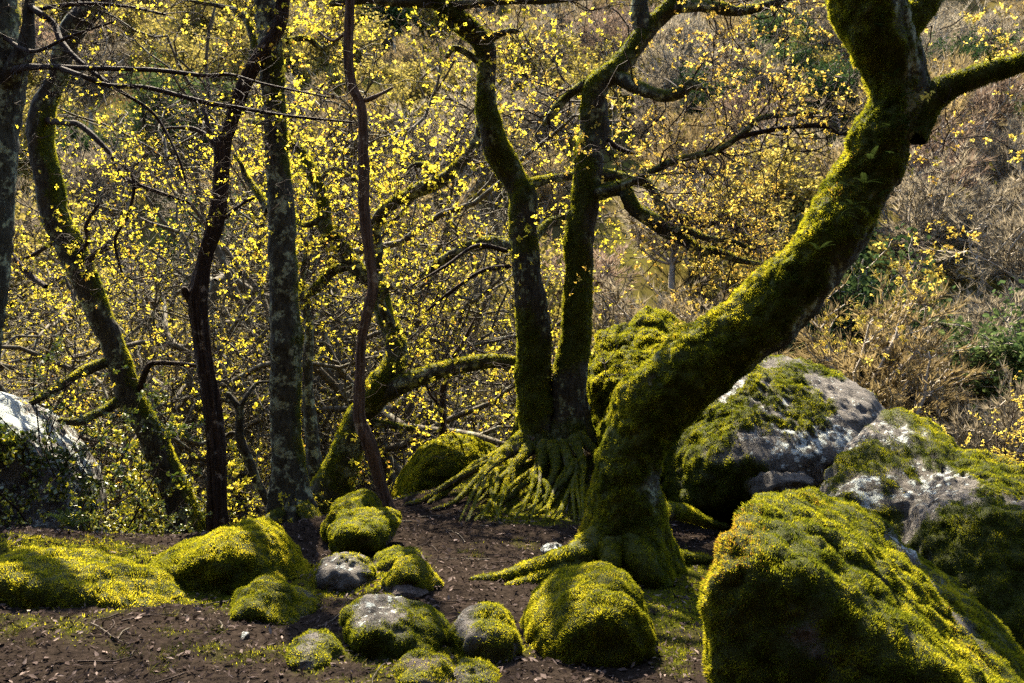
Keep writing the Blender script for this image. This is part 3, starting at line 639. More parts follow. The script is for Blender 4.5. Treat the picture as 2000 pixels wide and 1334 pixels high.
limbs7 = [
 [(1195,145,8.1,14),(1235,165,8.0,13),(1270,180,7.9,12),(1300,188,7.85,12),(1330,180,7.8,11),(1348,165,7.8,10),(1375,172,7.75,7)],
 [(1160,380,8,16),(1215,368,7.9,15),(1238,405,7.85,15),(1275,432,7.8,14),(1305,455,7.8,11),(1335,468,7.75,10),(1365,490,7.7,9),(1400,493,7.7,8),(1450,510,7.6,6),(1490,516,7.6,4)],
 [(1170,340,8,13),(1230,352,8.1,11),(1265,360,8.2,10),(1285,390,8.2,9),(1305,420,8.2,9),(1350,433,8.2,9),(1390,436,8.2,9),(1412,420,8.2,9),(1432,428,8.2,8),(1450,460,8.2,6),(1482,482,8.2,4)],
 [(1300,452,7.8,8),(1340,450,7.7,7),(1380,465,7.6,6),(1430,470,7.5,5),(1470,490,7.5,3)],
 [(1150,380,8,10),(1230,357,7.6,8),(1310,318,7.4,7),(1400,293,7.3,6),(1450,262,7.25,6),(1482,233,7.2,5),(1540,224,7.1,4),(1605,220,7.0,3)],
 [(1440,268,7.25,5),(1530,250,7.2,4.5),(1610,246,7.1,4),(1640,262,7.1,3),(1670,255,7.1,2)],
 [(1145,165,8.1,11),(1112,185,8.2,9),(1082,218,8.2,8),(1060,246,8.2,5)],
 [(1262,68,8.2,18),(1250,25,8.2,16),(1258,-60,8.2,13)],
 [(1305,20,8.2,12),(1360,12,8.1,11),(1410,17,8,11),(1445,22,8,10),(1500,10,7.9,8),(1560,-10,7.9,6)],
 [(950,80,7.9,9),(980,65,7.85,6),(1000,60,7.8,5),(1018,62,7.8,3)],
 [(935,120,7.9,8),(905,100,7.9,6),(885,95,7.9,6),(870,115,7.9,4)],
 [(860,5,7.7,11),(780,5,7.6,9),(720,0,7.5,8),(640,8,7.4,6)],
 [(880,10,7.7,10),(980,2,7.8,9),(1080,0,7.9,7),(1180,-15,8,5)],
 [(1010,480,8.1,13),(955,474,8.3,12),(905,488,8.4,11),(860,512,8.5,9),(820,545,8.5,6)],
 [(1030,360,8,12),(1075,350,8.2,9),(1110,345,8.3,7),(1180,330,8.4,4)],
 [(1040,470,8.2,9),(1075,435,8.4,9),(1112,421,8.5,8),(1150,400,8.6,6)],
 [(1165,260,8.1,7),(1210,290,8.0,5),(1240,300,7.9,3)],
 [(995,520,7.9,5),(940,530,7.7,4),(880,570,7.6,3.5),(830,610,7.6,2.5)],
 [(990,490,7.9,5),(930,480,7.6,4),(870,520,7.4,3),(800,560,7.3,2)],
]
L7 = []
for k, q in enumerate(limbs7):
    Q = px_line(q); L7.append(Q); big = q[0][3] > 7
    stem('branch', t7, Q, M['bark_lichen'] if big else M['twig'], 0.025, 20 if big else 10, 0.35, 6, 0.08, seed=240 + k,
         mossmask=mm(0.15, 0.75, 0.7, 4, 241 + k) if big else None, mossargs=MA(38000, 0.015, 0.006, 0.55) if big else None)
twiggery(t7, [L7[i] for i in (0, 4, 5, 6, 8)], 90, 0.8, 420, 0.40, 1300, 0.20, 0.0065, (2300, 0.024, 4, M['bud_leaf'], 0.55), up=0.0, seed=41, t0=0.2)
twiggery(t7, [L7[i] for i in (1, 2, 3)], 55, 0.6, 280, 0.34, 800, 0.18, 0.0055, (1200, 0.024, 4, M['bud_leaf'], 0.5), up=0.02, seed=42, t0=0.3)
twiggery(t7, [L7[i] for i in (9, 10, 11, 12, 13, 14, 15, 17, 18)] + [A7[9:]], 70, 0.65, 360, 0.36, 1000, 0.19, 0.0055, (1500, 0.026, 4, M['oak_leaf'], 0.5), up=0.02, seed=43, t0=0.2)
rr_ = np.random.default_rng(77)
roots7 = [[(1030,850,7.9,30),(985,882,7.75,20),(925,915,7.65,15),(870,960,7.5,11),(835,1005,7.3,6)],
          [(1025,860,7.85,26),(975,895,7.65,17),(930,940,7.45,13),(885,985,7.25,9),(840,1022,7.15,4)],
          [(1035,870,7.8,24),(1010,905,7.6,16),(965,950,7.4,9),(930,990,7.2,4)],
          [(945,915,7.55,11),(940,945,7.45,8),(935,975,7.4,4)],
          [(1065,870,7.75,26),(1050,920,7.5,15),(1005,960,7.3,10),(965,1010,7.1,4)],
          [(1080,870,7.7,24),(1085,915,7.45,14),(1060,960,7.25,9),(1000,1030,7.0,4)],
          [(1100,870,7.7,22),(1110,910,7.45,12),(1090,960,7.2,8),(1065,1000,7.0,5),(1030,1045,6.8,3)],
          [(1120,860,7.7,24),(1135,895,7.5,11),(1138,935,7.35,7),(1142,975,7.25,3)],
          [(1130,850,7.75,24),(1165,890,7.6,14),(1170,940,7.4,9),(1130,1000,7.1,5)],
          [(1000,880,7.7,12),(900,930,7.55,9),(830,975,7.4,7),(790,1000,7.35,4)],
          [(1040,930,7.4,9),(1070,950,7.2,7),(1062,990,7.05,4)],
          [(1120,905,7.4,9),(1100,940,7.25,8),(1045,985,7.05,5),(1020,1010,6.95,3)],
          [(1000,900,7.6,10),(1000,940,7.4,8),(985,975,7.3,4)]]
for k in range(16):      # fine surface roots fanning over the bank
    x0 = rr_.uniform(940, 1170); x1 = x0 - rr_.uniform(-20, 120); 
    roots7.append([(x0, 900 + rr_.uniform(-10, 20), 7.5, 7), ((x0+x1)/2 + rr_.uniform(-15, 15), 950 + rr_.uniform(-10, 10), 7.22, 5.5), (x1, 1030 + rr_.uniform(-25, 30), 6.72, 2.5)])
for k, q in enumerate(roots7):
    q = [(a, b, c, d * (.6 if m == 0 else .58)) for m, (a, b, c, d) in enumerate(q)]
    stem('root', t7, on_floor(px_line(q)), M['root_bark'], 0.022, 18, 0.4, 6, 0.08, seed=260 + k, mossmask=mm(0.45, 0.6, 0.9, 4, 261 + k), mossargs=MA(50000, 0.016, 0.006, 0.6))
print('t7', MOSS_TOTAL)

# far left tree -------------------------------------------------------
t1 = tree('edge_oak', P(-110,1060,6.5), 'dark lichen spotted oak at the edge with long bare boughs')
stem('trunk', t1, px_line([(-120,1090,6.5,60),(-90,900,6.5,48),(-45,700,6.5,46),(-27,450,6.5,46),(-16,300,6.5,46),(-4,160,6.5,48),(-14,0,6.5,42),(-25,-150,6.5,40)]), M['bark_lichen'], 0.028, 42, 0.2, 4, 0.06, seed=280,
     groove=0.1, mossmask=mm(0.0, 0.3, 0.9, 2.4, 281), mossargs=MA(40000, 0.016, 0.006, 0.4))
l1 = [[(0,190,6.5,26),(35,130,6.4,22),(52,80,6.4,15),(58,0,6.4,10),(62,-120,6.4,9)],
      [(20,140,6.4,8),(60,131,6.2,7),(150,133,6.0,5.5),(300,137,5.8,4.5),(400,148,5.7,4),(450,146,5.7,3.5),(520,165,5.6,2.5),(650,192,5.5,1.5)],
      [(120,134,6.0,5),(165,150,5.9,5),(210,167,5.9,5),(290,172,5.8,4.5),(400,200,5.7,4.5),(480,213,5.7,4),(560,226,5.6,3),(700,240,5.5,1.5)],
      [(55,10,6.4,6),(80,28,6.3,6),(105,47,6.3,6),(122,85,6.2,6),(165,128,6.1,5),(230,175,6.0,4),(290,213,6.0,3.5),(320,250,6.0,3),(350,312,5.9,2.5),(365,365,5.9,1.5)],
      [(60,20,6.4,5),(150,8,6.2,4),(240,12,6.1,3),(330,30,6,2)],
      [(-10,60,6.5,6),(60,100,6.2,4),(140,70,6,3),(230,40,5.9,2)]]
Q1 = []
for k, q in enumerate(l1):
    Q = px_line(q); Q1.append(Q)
    stem('branch', t1, Q, M['bark'] if k == 0 else M['twig'], 0.03, 20 if k == 0 else 9, 0.25, 6, 0.06, seed=283 + k)
twiggery(t1, Q1[1:], 110, 0.45, 420, 0.26, 700, 0.14, 0.0036, (260, 0.02, 3, M['oak_leaf'], 0.5), up=0.0, wob=0.4, seed=44, t0=0.1)

# S curved tree -------------------------------------------------------
t2 = tree('curved_tree', P(365,1047,8), 'dark S curved mossy tree beside the dead trunk')
T2 = px_line([(368,1075,8,42),(362,1022,8,35),(345,967,8,31),(304,867,8,27),(252,767,8,25),(219,667,8,24),(192,610,8,24),(168,550,8,25),(145,500,8,26),(119,450,8,26),(103,400,8,26),(94,350,8,25),(82,300,8,25),(77,250,8,25),(86,205,8,24),(113,150,8,20),(124,100,8,20),(145,50,8,24),(190,0,8,24),(250,-70,8,22)])
stem('trunk', t2, T2, M['bark'], 0.028, 46, 0.22, 4, 0.06, groove=0.06, flare=(0.4, 0.2, 5, 0), seed=290,
     mossmask=mm(0.25, 0.4, 0.8, 2.2, 291, side=(0.4, 0.1, 0)), mossargs=MA(40000, 0.016, 0.0065, 0.5))
l2 = [[(220,705,8,9),(185,716,7.9,10),(150,732,7.8,9),(125,748,7.7,8),(75,780,7.6,6),(40,800,7.6,4)], [(245,775,8,9),(205,800,7.9,9),(180,812,7.8,9),(150,824,7.7,8),(110,820,7.6,5)],
      [(85,235,8,7),(130,240,7.7,6),(160,247,7.6,5.5),(213,298,7.5,5),(242,345,7.5,5),(300,372,7.4,4),(380,400,7.4,2.5)], [(213,298,7.5,4),(260,350,7.4,3.5),(250,420,7.4,3),(225,470,7.4,3),(240,540,7.4,2)],
      [(270,770,8,7),(285,725,7.9,6),(297,710,7.9,5),(340,710,7.9,5),(400,716,7.9,4)], [(160,520,8,7),(195,490,7.8,6),(220,480,7.8,4)], [(150,500,8,5),(172,470,7.8,5),(168,440,7.7,4),(195,395,7.7,3)],
      [(90,560,8,5),(50,530,8.2,5),(10,480,8.3,4),(-20,450,8.3,3)], [(110,470,8,5),(60,500,8.3,4),(20,510,8.4,3)]]
Q2 = []
for k, q in enumerate(l2):
    Q = px_line(q); Q2.append(Q); big = q[0][3] > 8
    stem('branch', t2, Q, M['bark'] if big else M['twig'], 0.025, 18 if big else 9, 0.3, 6, 0.08, seed=293 + k, mossmask=mm(0.1, 0.9, 0.5, 4, 294) if big else None, mossargs=MA(38000, 0.014, 0.006, 0.6) if big else None)
twiggery(t2, Q2, 90, 0.5, 420, 0.28, 900, 0.15, 0.0042, (900, 0.024, 4, M['oak_leaf'], 0.6), up=0.01, seed=45, t0=0.2)
twiggery(t2, [T2[13:]], 20, 0.7, 90, 0.3, 160, 0.15, 0.004, None, seed=46)

# dead trunk ----------------------------------------------------------
t3 = tree('dead_tree', P(425,1040,7.7), 'bare dark dead trunk with splintered bark and no moss')
stem('trunk', t3, px_line([(425,1060,7.7,30),(425,1035,7.7,26),(425,967,7.7,22),(420,867,7.7,21),(410,767,7.7,20),(396,690,7.7,19),(388,610,7.7,20),(387,575,7.7,22),(401,500,7.7,16),(422,425,7.7,17),(431,350,7.7,15),(435,280,7.7,18),(448,248,7.7,16),(464,200,7.7,16),(485,150,7.7,15),(512,100,7.7,16),(542,55,7.7,16),(552,10,7.7,14),(555,-80,7.7,13)]),
     M['deadwood'], 0.022, 56, 0.15, 4, 0.05, groove=0.28, flare=(0.3, 0.12, 4, 0.5), seed=300)
for k, q in enumerate([[(375,585,7.7,12),(362,570,7.65,8),(360,560,7.6,4)], [(432,290,7.7,9),(412,270,7.7,6),(405,240,7.7,5),(395,200,7.8,4)], [(415,275,7.7,6),(400,262,7.75,5),(370,250,7.8,4),(320,250,7.9,2)], [(442,425,7.7,4),(470,400,7.8,3),(500,385,7.9,2)]]):
    stem('branch', t3, px_line(q), M['deadwood'], 0.02, 14, 0.3, 7, 0.1, seed=303 + k)

# straight lichen trunk ----------------------------------------------
t4 = tree('straight_tree', P(572,1012,7.8), 'straight upright trunk patched with pale lichen and moss')
T4 = px_line([(574,1045,7.8,58),(571,1007,7.8,45),(566,967,7.8,37),(563,917,7.8,33),(556,817,7.8,29),(558,717,7.8,30),(559,667,7.8,31),(556,600,7.8,28),(552,500,7.8,27),(549,400,7.8,26),(539,300,7.8,23),(536,200,7.8,22),(528,100,7.8,23),(517,0,7.8,21),(510,-120,7.8,20)])
stem('trunk', t4, T4, M['bark_lichen'], 0.028, 54, 0.16, 4, 0.06, flare=(0.45, 0.2, 5, 2), seed=310,
     mossmask=mm(0.15, 0.3, 0.9, 2.6, 311, side=(0.3, 0.15, 0)), mossargs=MA(40000, 0.017, 0.006, 0.45, droop=0.9))
Q4 = []
for k, q in enumerate([[(525,410,7.8,8),(505,380,7.9,7),(480,345,8,6),(470,320,8,4),(455,300,8,3)], [(500,110,7.8,9),(490,60,7.9,8),(470,25,8,6),(420,10,8.1,4),(360,0,8.2,2)], [(560,80,7.8,7),(600,75,7.9,6),(630,95,8,5),(665,75,8,3)],
                     [(545,240,7.8,6),(510,240,7.8,5),(480,235,7.9,4)], [(560,1000,7.7,20),(530,1020,7.6,16),(500,1040,7.5,8)], [(590,1000,7.7,20),(625,1025,7.5,14),(650,1040,7.4,6)]]):
    Q = px_line(q); r_ = q[0][3] > 15
    if not r_: Q4.append(Q)
    stem('root' if r_ else 'branch', t4, Q, M['bark_lichen'], 0.025, 16, 0.3, 6, 0.08, seed=313 + k, mossmask=mm(0.3, 0.5, 0.8, 4, 314), mossargs=MA(40000, 0.015, 0.006, 0.55))
twiggery(t4, Q4 + [T4[9:]], 60, 0.6, 300, 0.3, 700, 0.16, 0.0045, (1000, 0.026, 4, M['oak_leaf'], 0.6), seed=47, t0=0.2)

# red twisted trunk ---------------------------------------------------
t5 = tree('twisted_tree', P(752,990,7.2), 'thin twisted red brown trunk stripped of its bark')
stem('trunk', t5, px_line([(762,1015,7.2,26),(755,990,7.2,18),(749,967,7.2,14),(737,917,7.2,13),(722,867,7.2,14),(703,820,7.2,13),(702,767,7.2,11.5),(706,667,7.2,10.5),(715,620,7.2,11),(728,560,7.2,12),(722,500,7.2,12),(711,400,7.2,13),(710,300,7.2,12),(706,210,7.2,11.5),(686,165,7.2,12),(680,100,7.2,10),(684,0,7.2,10),(688,-100,7.2,9)]),
     M['redwood_bark'], 0.02, 36, 0.2, 5, 0.05, groove=0.25, flare=(0.5, 0.08, 4, 0.5), seed=320)
for k, q in enumerate([[(700,200,7.2,5),(730,190,7.2,4),(770,170,7.3,2.5)], [(680,60,7.2,4),(650,80,7.3,3),(620,60,7.4,2)], [(745,985,7.15,9),(725,1000,7.1,6),(705,1010,7.05,3)]]):
    stem('root' if k == 2 else 'branch', t5, px_line(q), M['redwood_bark'], 0.02, 12, 0.3, 7, 0.1, seed=323 + k)

# tree behind, with the long level limb -------------------------------
t6 = tree('forked_tree', P(648,965,8.8), 'crooked mossy tree with a long level limb behind the red trunk')
T6 = px_line([(640,990,8.8,48),(652,950,8.8,38),(672,892,8.8,30),(703,817,8.8,27),(735,767,8.8,28),(768,717,8.85,23),(772,667,8.9,21),(752,620,8.95,17),(738,560,9,16),(697,527,9.05,15),(662,475,9.1,14),(637,450,9.1,13),(632,400,9.2,12),(616,350,9.2,12),(590,300,9.3,10),(565,275,9.3,8),(530,220,9.3,6)])
stem('trunk', t6, T6, M['bark_lichen'], 0.028, 38, 0.25, 4, 0.06, flare=(0.4, 0.2, 4, 2), seed=330, mossmask=mm(0.45, 0.4, 0.8, 2.6, 331), mossargs=MA(40000, 0.019, 0.007, 0.6))
l6 = [[(735,775,8.8,20),(795,745,8.7,18),(850,727,8.6,16),(910,713,8.5,14),(970,705,8.5,12),(1015,712,8.5,12),(1070,735,8.5,10)],
      [(738,560,9,13),(736,500,9,12),(734,445,9,13),(752,410,8.9,13),(800,380,8.9,13),(860,353,8.8,13),(900,318,8.8,12),(930,278,8.8,11),(938,240,8.8,8)],
      [(860,355,8.8,8),(840,328,8.8,7),(815,322,8.8,6),(795,330,8.8,4)],
      [(765,640,8.9,12),(745,590,8.8,8),(760,560,8.7,5)], [(640,540,9.1,9),(615,565,9.1,9),(585,580,9.2,7)], [(680,520,9.1,9),(650,530,9.1,9),(620,560,9.1,8)],
      [(620,360,9.2,7),(650,330,9.2,6),(690,350,9.2,5),(720,380,9.2,3)], [(690,820,8.8,8),(770,832,8.7,7),(810,838,8.7,5)],
      [(640,420,9.1,7),(600,440,9.1,6),(570,430,9.2,4)]]
Q6 = []
for k, q in enumerate(l6):
    Q = px_line(q); Q6.append(Q)
    stem('branch', t6, Q, M['bark_lichen'], 0.025, 20, 0.3, 5, 0.08, seed=333 + k, mossmask=mm(0.15, 0.8, 0.6, 4, 334), mossargs=MA(42000, 0.018, 0.007, 0.66))
twiggery(t6, Q6 + [T6[8:]], 110, 0.8, 520, 0.42, 1300, 0.2, 0.0065, (2400, 0.03, 4, M['oak_leaf'], 0.6), seed=48, t0=0.15)

# slim stems ----------------------------------------------------------
t10 = tree('bare_sapling', P(527,990,8.2), 'thin bowed dark sapling beside the straight lichen trunk')
stem('trunk', t10, px_line([(535,1010,8.2,13),(527,982,8.2,11),(505,947,8.2,10),(485,897,8.2,9.5),(468,852,8.2,9),(467,802,8.2,8),(442,765,8.2,5)]), M['bark'], 0.02, 18, 0.3, 6, 0.08, seed=350)
for q in ([(466,810,8.2,5),(478,780,8.2,4.5),(500,750,8.3,3),(530,745,8.3,2)], [(468,850,8.2,4),(450,845,8.2,3),(435,860,8.2,2)]):
    stem('branch', t10, px_line(q), M['bark'], 0.02, 10, 0.3, 7, 0.1, seed=352)
t11 = tree('broken_snag', P(860,868,9.0), 'short broken dead stem standing behind the sunlit mossy rock')
stem('trunk', t11, px_line([(858,890,9.0,8),(862,850,9.0,7),(866,817,9.0,7),(864,770,9.0,8),(872,740,9.0,7),(886,697,9.0,6),(906,665,9.0,4.5),(928,620,9.0,2)]), M['deadwood'], 0.02, 18, 0.3, 6, 0.08, groove=0.2, seed=354)
stem('branch', t11, px_line([(866,800,9,4),(840,770,9,3),(830,740,9,2)]), M['deadwood'], 0.02, 10, 0.3, 7, 0.1, seed=355)
t12 = tree('slim_lichen_tree', P(612,965,9.4), 'slim pale lichen trunk half hidden behind the straight trunk')
stem('trunk', t12, px_line([(612,985,9.4,15),(612,900,9.4,14),(606,820,9.4,12),(600,740,9.4,11),(604,640,9.4,9),(590,560,9.4,7),(600,470,9.4,4)]), M['bark_lichen'], 0.025, 24, 0.2, 5, 0.06, seed=356, mossmask=mm(0.1, 0.3, 0.9, 3, 357), mossargs=MA(30000, 0.016, 0.007, 0.5))
twiggery(t12, [px_line([(604,640,9.4,5),(590,560,9.4,4),(600,470,9.4,3)])], 16, 0.8, 90, 0.4, 260, 0.2, 0.005, (500, 0.03, 4, M['oak_leaf'], 0.6), seed=49)
print('trees', MOSS_TOTAL)

# ------------------------------------------------------------------ yellow oaks on the slope just below
def oak_meshes(seed, H=9.0):
    r = np.random.default_rng(seed); tr, tw = Soup(), Soup()
    T = walk(np.zeros((1, 3)), np.array([[r.normal(0, .1), r.normal(0, .1), 1.0]]), np.array([H * 0.62]), 10, 0.16, 0.06, r)
    tr.add(*tubes(T, np.array([0.17]), np.array([0.06]), 10))
    nd, tg = nodes_of(T, 3)
    A = sprout(nd, tg, 13, H * 0.42, 12, 0.30, 0.05, 0.9, 0.45, r); tr.add(*tubes(A, np.full(13, 0.055), np.full(13, 0.016), 7)); an, at = nodes_of(A, 3)
    B = sprout(an, at, 70, H * 0.19, 9, 0.38, 0.04, r=r); tr.add(*tubes(B, np.full(70, 0.019), np.full(70, 0.007), 5)); bn, bt = nodes_of(B, 2)
    C = sprout(bn, bt, 420, 0.75, 7, 0.42, 0.03, r=r); tw.add(*tubes(C, np.full(420, 0.008), np.full(420, 0.0036), 3)); cn, ct = nodes_of(C, 2)
    D = sprout(cn, ct, 1500, 0.36, 5, 0.42, 0.03, r=r); tw.add(*tubes(D, np.full(1500, 0.0048), np.full(1500, 0.0025), 3)); dn, dt = nodes_of(D, 1)
    w = np.clip(fbm(dn, 0.75, 3, seed) * 3.0 + 0.38, 0.02, 1); i = r.choice(len(dn), 1900, p=w / w.sum())
    return tr.get(), tw.get(), (dn[i], dt[i])
protos = []
for v in range(5):
    (tv, tf), (wv, wf), (lc, ld) = oak_meshes(500 + v)
    protos.append((tv, tf, wv, wf, lc, ld))
oak_data = []
def oak_proto(v):
    tv, tf, wv, wf, lc, ld = protos[v]; r = np.random.default_rng(v)
    e = bpy.data.objects.new('slope_oak', None); COL.objects.link(e)
    mk('trunk', tv, tf, M['oak_bark'], e); mk('twigs', wv, wf, M['oak_bark'], e, kind='stuff')
    leaves_obj(e, lc, ld, 0.0235, 7, M['oak_leaf'], 0.5, 0.3, r=r, low=0.8)
    return e
def copy_tree(o):
    c = o.copy(); COL.objects.link(c)
    for ch in o.children:
        d = ch.copy(); COL.objects.link(d); d.parent = c
    return c
# (px of the stem, depth, top py, variant, turn, size)
spots = [(40,11.5,330,0,130,.85),(250,13,160,1,200,1),(440,13,110,3,140,1),(560,12,330,4,30,.85),(690,15,150,0,250,1.05),(700,11.8,500,1,320,.75),
         (830,13,360,2,60,.9),(930,16,300,3,300,1.0),(940,12.5,560,4,170,.75),(130,16,380,4,260,1),(560,20,260,2,10,1.1),(330,19,300,0,120,1.1),(800,19,450,1,100,1.0)]
OAKS = ['young yellow oak behind the ivy boulder', 'tall yellow oak between the curved tree and the dead trunk', 'tall yellow oak whose crown shows above the dead trunk', 'yellow oak close behind the straight lichen trunk',
        'tall yellow oak behind the upper part of the red twisted trunk', 'low yellow oak behind the foot of the red twisted trunk', 'yellow oak between the red trunk and the twin trunks', 'tall yellow oak close behind the left one of the twin trunks',
        'low yellow oak behind the broken snag and the level limb', 'farther yellow oak beyond the ivy boulder and the edge oak', 'farther yellow oak beyond the straight lichen trunk', 'farther yellow oak beyond the dead trunk', 'farther yellow oak beyond the level mossy limb']
first = {}
for k, (px, Y, top, v, a, sc) in enumerate(spots):
    if v not in first: o = first[v] = oak_proto(v)
    else: o = copy_tree(first[v])
    ztop = P(px, top, Y)[2]; o.location = ((px - 1000) / FPX * Y, Y, ztop - 8.0 * sc)
    o.rotation_euler = (0, 0, math.radians(a)); o.scale = (sc, sc, sc)
    tag(o, OAKS[k], 'tree', 'yellow leaved oaks on the slope below')
    gz_ = hz(o.location.x, Y)
    if o.location.z > gz_:      # a longer bole where the slope is far below
        b = walk(np.array([[o.location.x, Y, gz_ - .3]]), np.array([[0, 0, 1.0]]), np.array([o.location.z - gz_ + .35]), 5, 0.0, 0)
        b[0, -1] = np.array(o.location); V, F = tubes(b, np.array([0.24 * sc]), np.array([0.172 * sc]), 10)
        rot = np.array(o.matrix_world) if False else None
        c, s_ = math.cos(-math.radians(a)), math.sin(-math.radians(a)); q = (V - np.array(o.location)) / sc
        V = np.stack([c*q[:,0]-s_*q[:,1], s_*q[:,0]+c*q[:,1], q[:,2]], -1)
        me_o = mk('bole', V, F, M['oak_bark']); me_o.parent = o

# ------------------------------------------------------------------ bushes, ivy, ferns, grass
def bush(base, n, L, leaf, lm, label, seed, name='bush', spread=0.6, bias=0.5, size=0.03, per=3, up=0.06, cat='bush', r0=0.008):
    r = np.random.default_rng(seed); e = empty(name, base, label, cat)
    st = np.array(base)[None] + np.concatenate([r.normal(0, spread * 0.35, (n, 2)), np.zeros((n, 1))], 1); st[:, 2] = height(st[:, 0], st[:, 1]) - 0.03
    A = walk(st, r.normal(0, spread, (n, 3)) * np.array([1, 1, 0]) + np.array([0, 0, 1]), L * r.uniform(.6, 1.2, n), 10, 0.22, up, r)
    S = Soup(); S.add(*tubes(A, np.full(n, r0), np.full(n, r0 * .4), 5)); an, at = nodes_of(A, 2)
    B = sprout(an, at, n * 9, L * 0.3, 7, 0.35, 0.03, r=r); S.add(*tubes(B, np.full(n*9, r0*.45), np.full(n*9, r0*.2), 3)); bn, bt = nodes_of(B, 1)
    V, F = S.get(); mk('stems', V, F, M['twig'], e, kind='stuff')
    i = r.integers(0, len(bn), leaf); leaves_obj(e, bn[i], bt[i], size, per, lm, bias, r=r); return e
def gpt(px, Y):
    x = (px - 1000) / FPX * Y; return np.array([x, Y, hz(x, Y)])
bush(gpt(60, 6.9), 14, 1.5, 2200, M['ivy_leaf'], 'dark small leaved bush growing against the lichen topped boulder', 601, bias=0.62, size=0.032)
bush(gpt(250, 8.3), 16, 1.7, 2600, M['ivy_leaf'], 'loose yellow green bush between the ivy boulder and the curved tree', 602, bias=0.92, size=0.032, spread=0.7)
bush(gpt(340, 9.5), 14, 2.2, 2400, M['oak_leaf'], 'yellow leaved bush behind the curved tree', 603, bias=0.45, size=0.035)
bush(gpt(2000, 8.0), 9, 1.0, 1300, M['bud_leaf'], 'thin bright leaved bush behind the two humped boulder', 604, bias=0.8, size=0.02, spread=0.5)
bush(gpt(300, 7.5), 16, 0.42, 420, M['ivy_leaf'], 'low tangle of brambles at the foot of the curved tree', 605, bias=0.85, size=0.024, spread=0.9, cat='bramble', name='bramble', r0=0.004)
bush(gpt(190, 6.6), 16, 0.4, 420, M['ivy_leaf'], 'low dry brambles behind the long mossy hummock', 606, bias=0.8, size=0.024, spread=0.9, cat='bramble', name='bramble', r0=0.004)
bush(gpt(480, 8.1), 12, 0.5, 420, M['oak_leaf'], 'small yellow leaved bramble between the dead trunk and the straight trunk', 607, bias=0.4, size=0.024, spread=0.9, cat='bramble', name='bramble', r0=0.004)
# ivy on the lichen topped boulder
ir = np.random.default_rng(88)
iv = np.array([v.co[:] for v in ivy_rock.data.vertices]) + np.array(ivy_rock.location)
inn = nrm(iv - iv.mean(0)); ipy = HORIZON - (iv[:, 2] - CAMZ) * FPX / iv[:, 1]; ipx = 1000 + iv[:, 0] * FPX / iv[:, 1]
sel = np.where((inn[:, 1] < 0.25) & (ipy > 835 + np.maximum(ipx, 0) * 0.85 + 130 * fbm(iv, 3, 3, 5)) & (fbm(iv, 3.5, 3, 9) > -0.2))[0]
pk = sel[ir.integers(0, len(sel), 2600)]
ivy = empty('ivy', (iv[:, 0].mean(), iv[:, 1].min(), hz(iv[:, 0].mean(), iv[:, 1].min())), 'dark ivy climbing the shaded face of the lichen topped boulder', 'ivy')
leaves_obj(ivy, iv[pk] + inn[pk] * ir.uniform(0.01, 0.09, (len(pk), 1)), inn[pk], 0.034, 3, M['ivy_leaf'], 0.55, r=ir, wide=0.8)
iA = walk(iv[sel[ir.integers(0, len(sel), 60)]], np.tile([0, -.1, 1.0], (60, 1)), ir.uniform(.3, .8, 60), 8, 0.35, 0.02, ir)
V, F = tubes(iA, np.full(60, .005), np.full(60, .003), 4); mk('stems', V, F, M['twig'], ivy, kind='stuff')

def frond(parent, base, d, L, n=12, w=0.13):
    """one pinnate frond: a bowed midrib with paired leaflets"""
    d = nrm(np.array(d, float)); t = np.linspace(0, 1, n)
    side = nrm(np.cross(d, [0.1, -0.2, 1.0])); up = np.cross(side, d)
    C = np.array(base)[None] + d * (t * L)[:, None] - np.array([0, 0, 1]) * (0.35 * L * t**2)[:, None]
    V, F = [], []
    tv, tf = tubes(C[None], np.array([0.0016]), np.array([0.0006]), 3); tri = np.vstack([tf[:, :3], tf[:, [0, 2, 3]]]); V.append(tv); F.append(tri); k = len(tv)
    for i in range(1, n):
        l = w * L * math.sin(math.pi * (0.15 + 0.85 * t[i]) ** 0.8) + 0.004; ww = L / n * 0.26
        for s in (-1, 1):
            b = C[i]; o = nrm(side * s + d * 0.35); tip = b + o * l - up * l * 0.12
            V.append(np.array([b - d * ww, b + o * l * .6 - d * ww * .8, tip, b + o * l * .6 + d * ww * .8, b + d * ww]))
            F.append(np.array([[0, 1, 4], [1, 3, 4], [1, 2, 3]]) + k); k += 5
    F = np.vstack(F); V = np.vstack(V)
    return mk('frond', V, F, M['fern_leaf'], parent, smooth=False, attrs={'tint': ('FACE', rng.uniform(0.2, 0.9, len(F)))})
fr = np.random.default_rng(5)
for px, py, n in [(1742,250,4),(1765,240,3),(1730,300,4),(1700,312,4),(1688,358,4),(1760,190,3),(1640,420,4),(1665,400,3),(1715,385,3),(1790,255,3),(1720,60,3),(1745,150,3),(1600,490,3),(1650,360,3)]:
    b = P(px, py, 5.65 - 0.19); e = empty('polypody_fern', b, 'small polypody fern growing from the moss of the leaning trunk', 'fern', 'ferns on the leaning trunk')
    for k in range(n): frond(e, b, (fr.uniform(-1, 1), -fr.uniform(.35, .7), fr.uniform(-0.1, 1)), fr.uniform(0.09, 0.15))
b = P(1935, 122, 5.45); e = empty('polypody_fern', b, 'upright fern standing on the lichen patched right branch of the leaning tree', 'fern')
for k in range(6): frond(e, b, (fr.uniform(-.7, .7), fr.uniform(-.4, .4), 1), fr.uniform(0.10, 0.16))
b = gpt(140, 5.75); b[2] += .1; e = empty('ground_fern', b, 'small green fern at the back of the mossy hummock', 'fern')
for k in range(9): frond(e, b, (fr.uniform(-1, 1), fr.uniform(-.6, .4), .7), fr.uniform(0.14, 0.24))

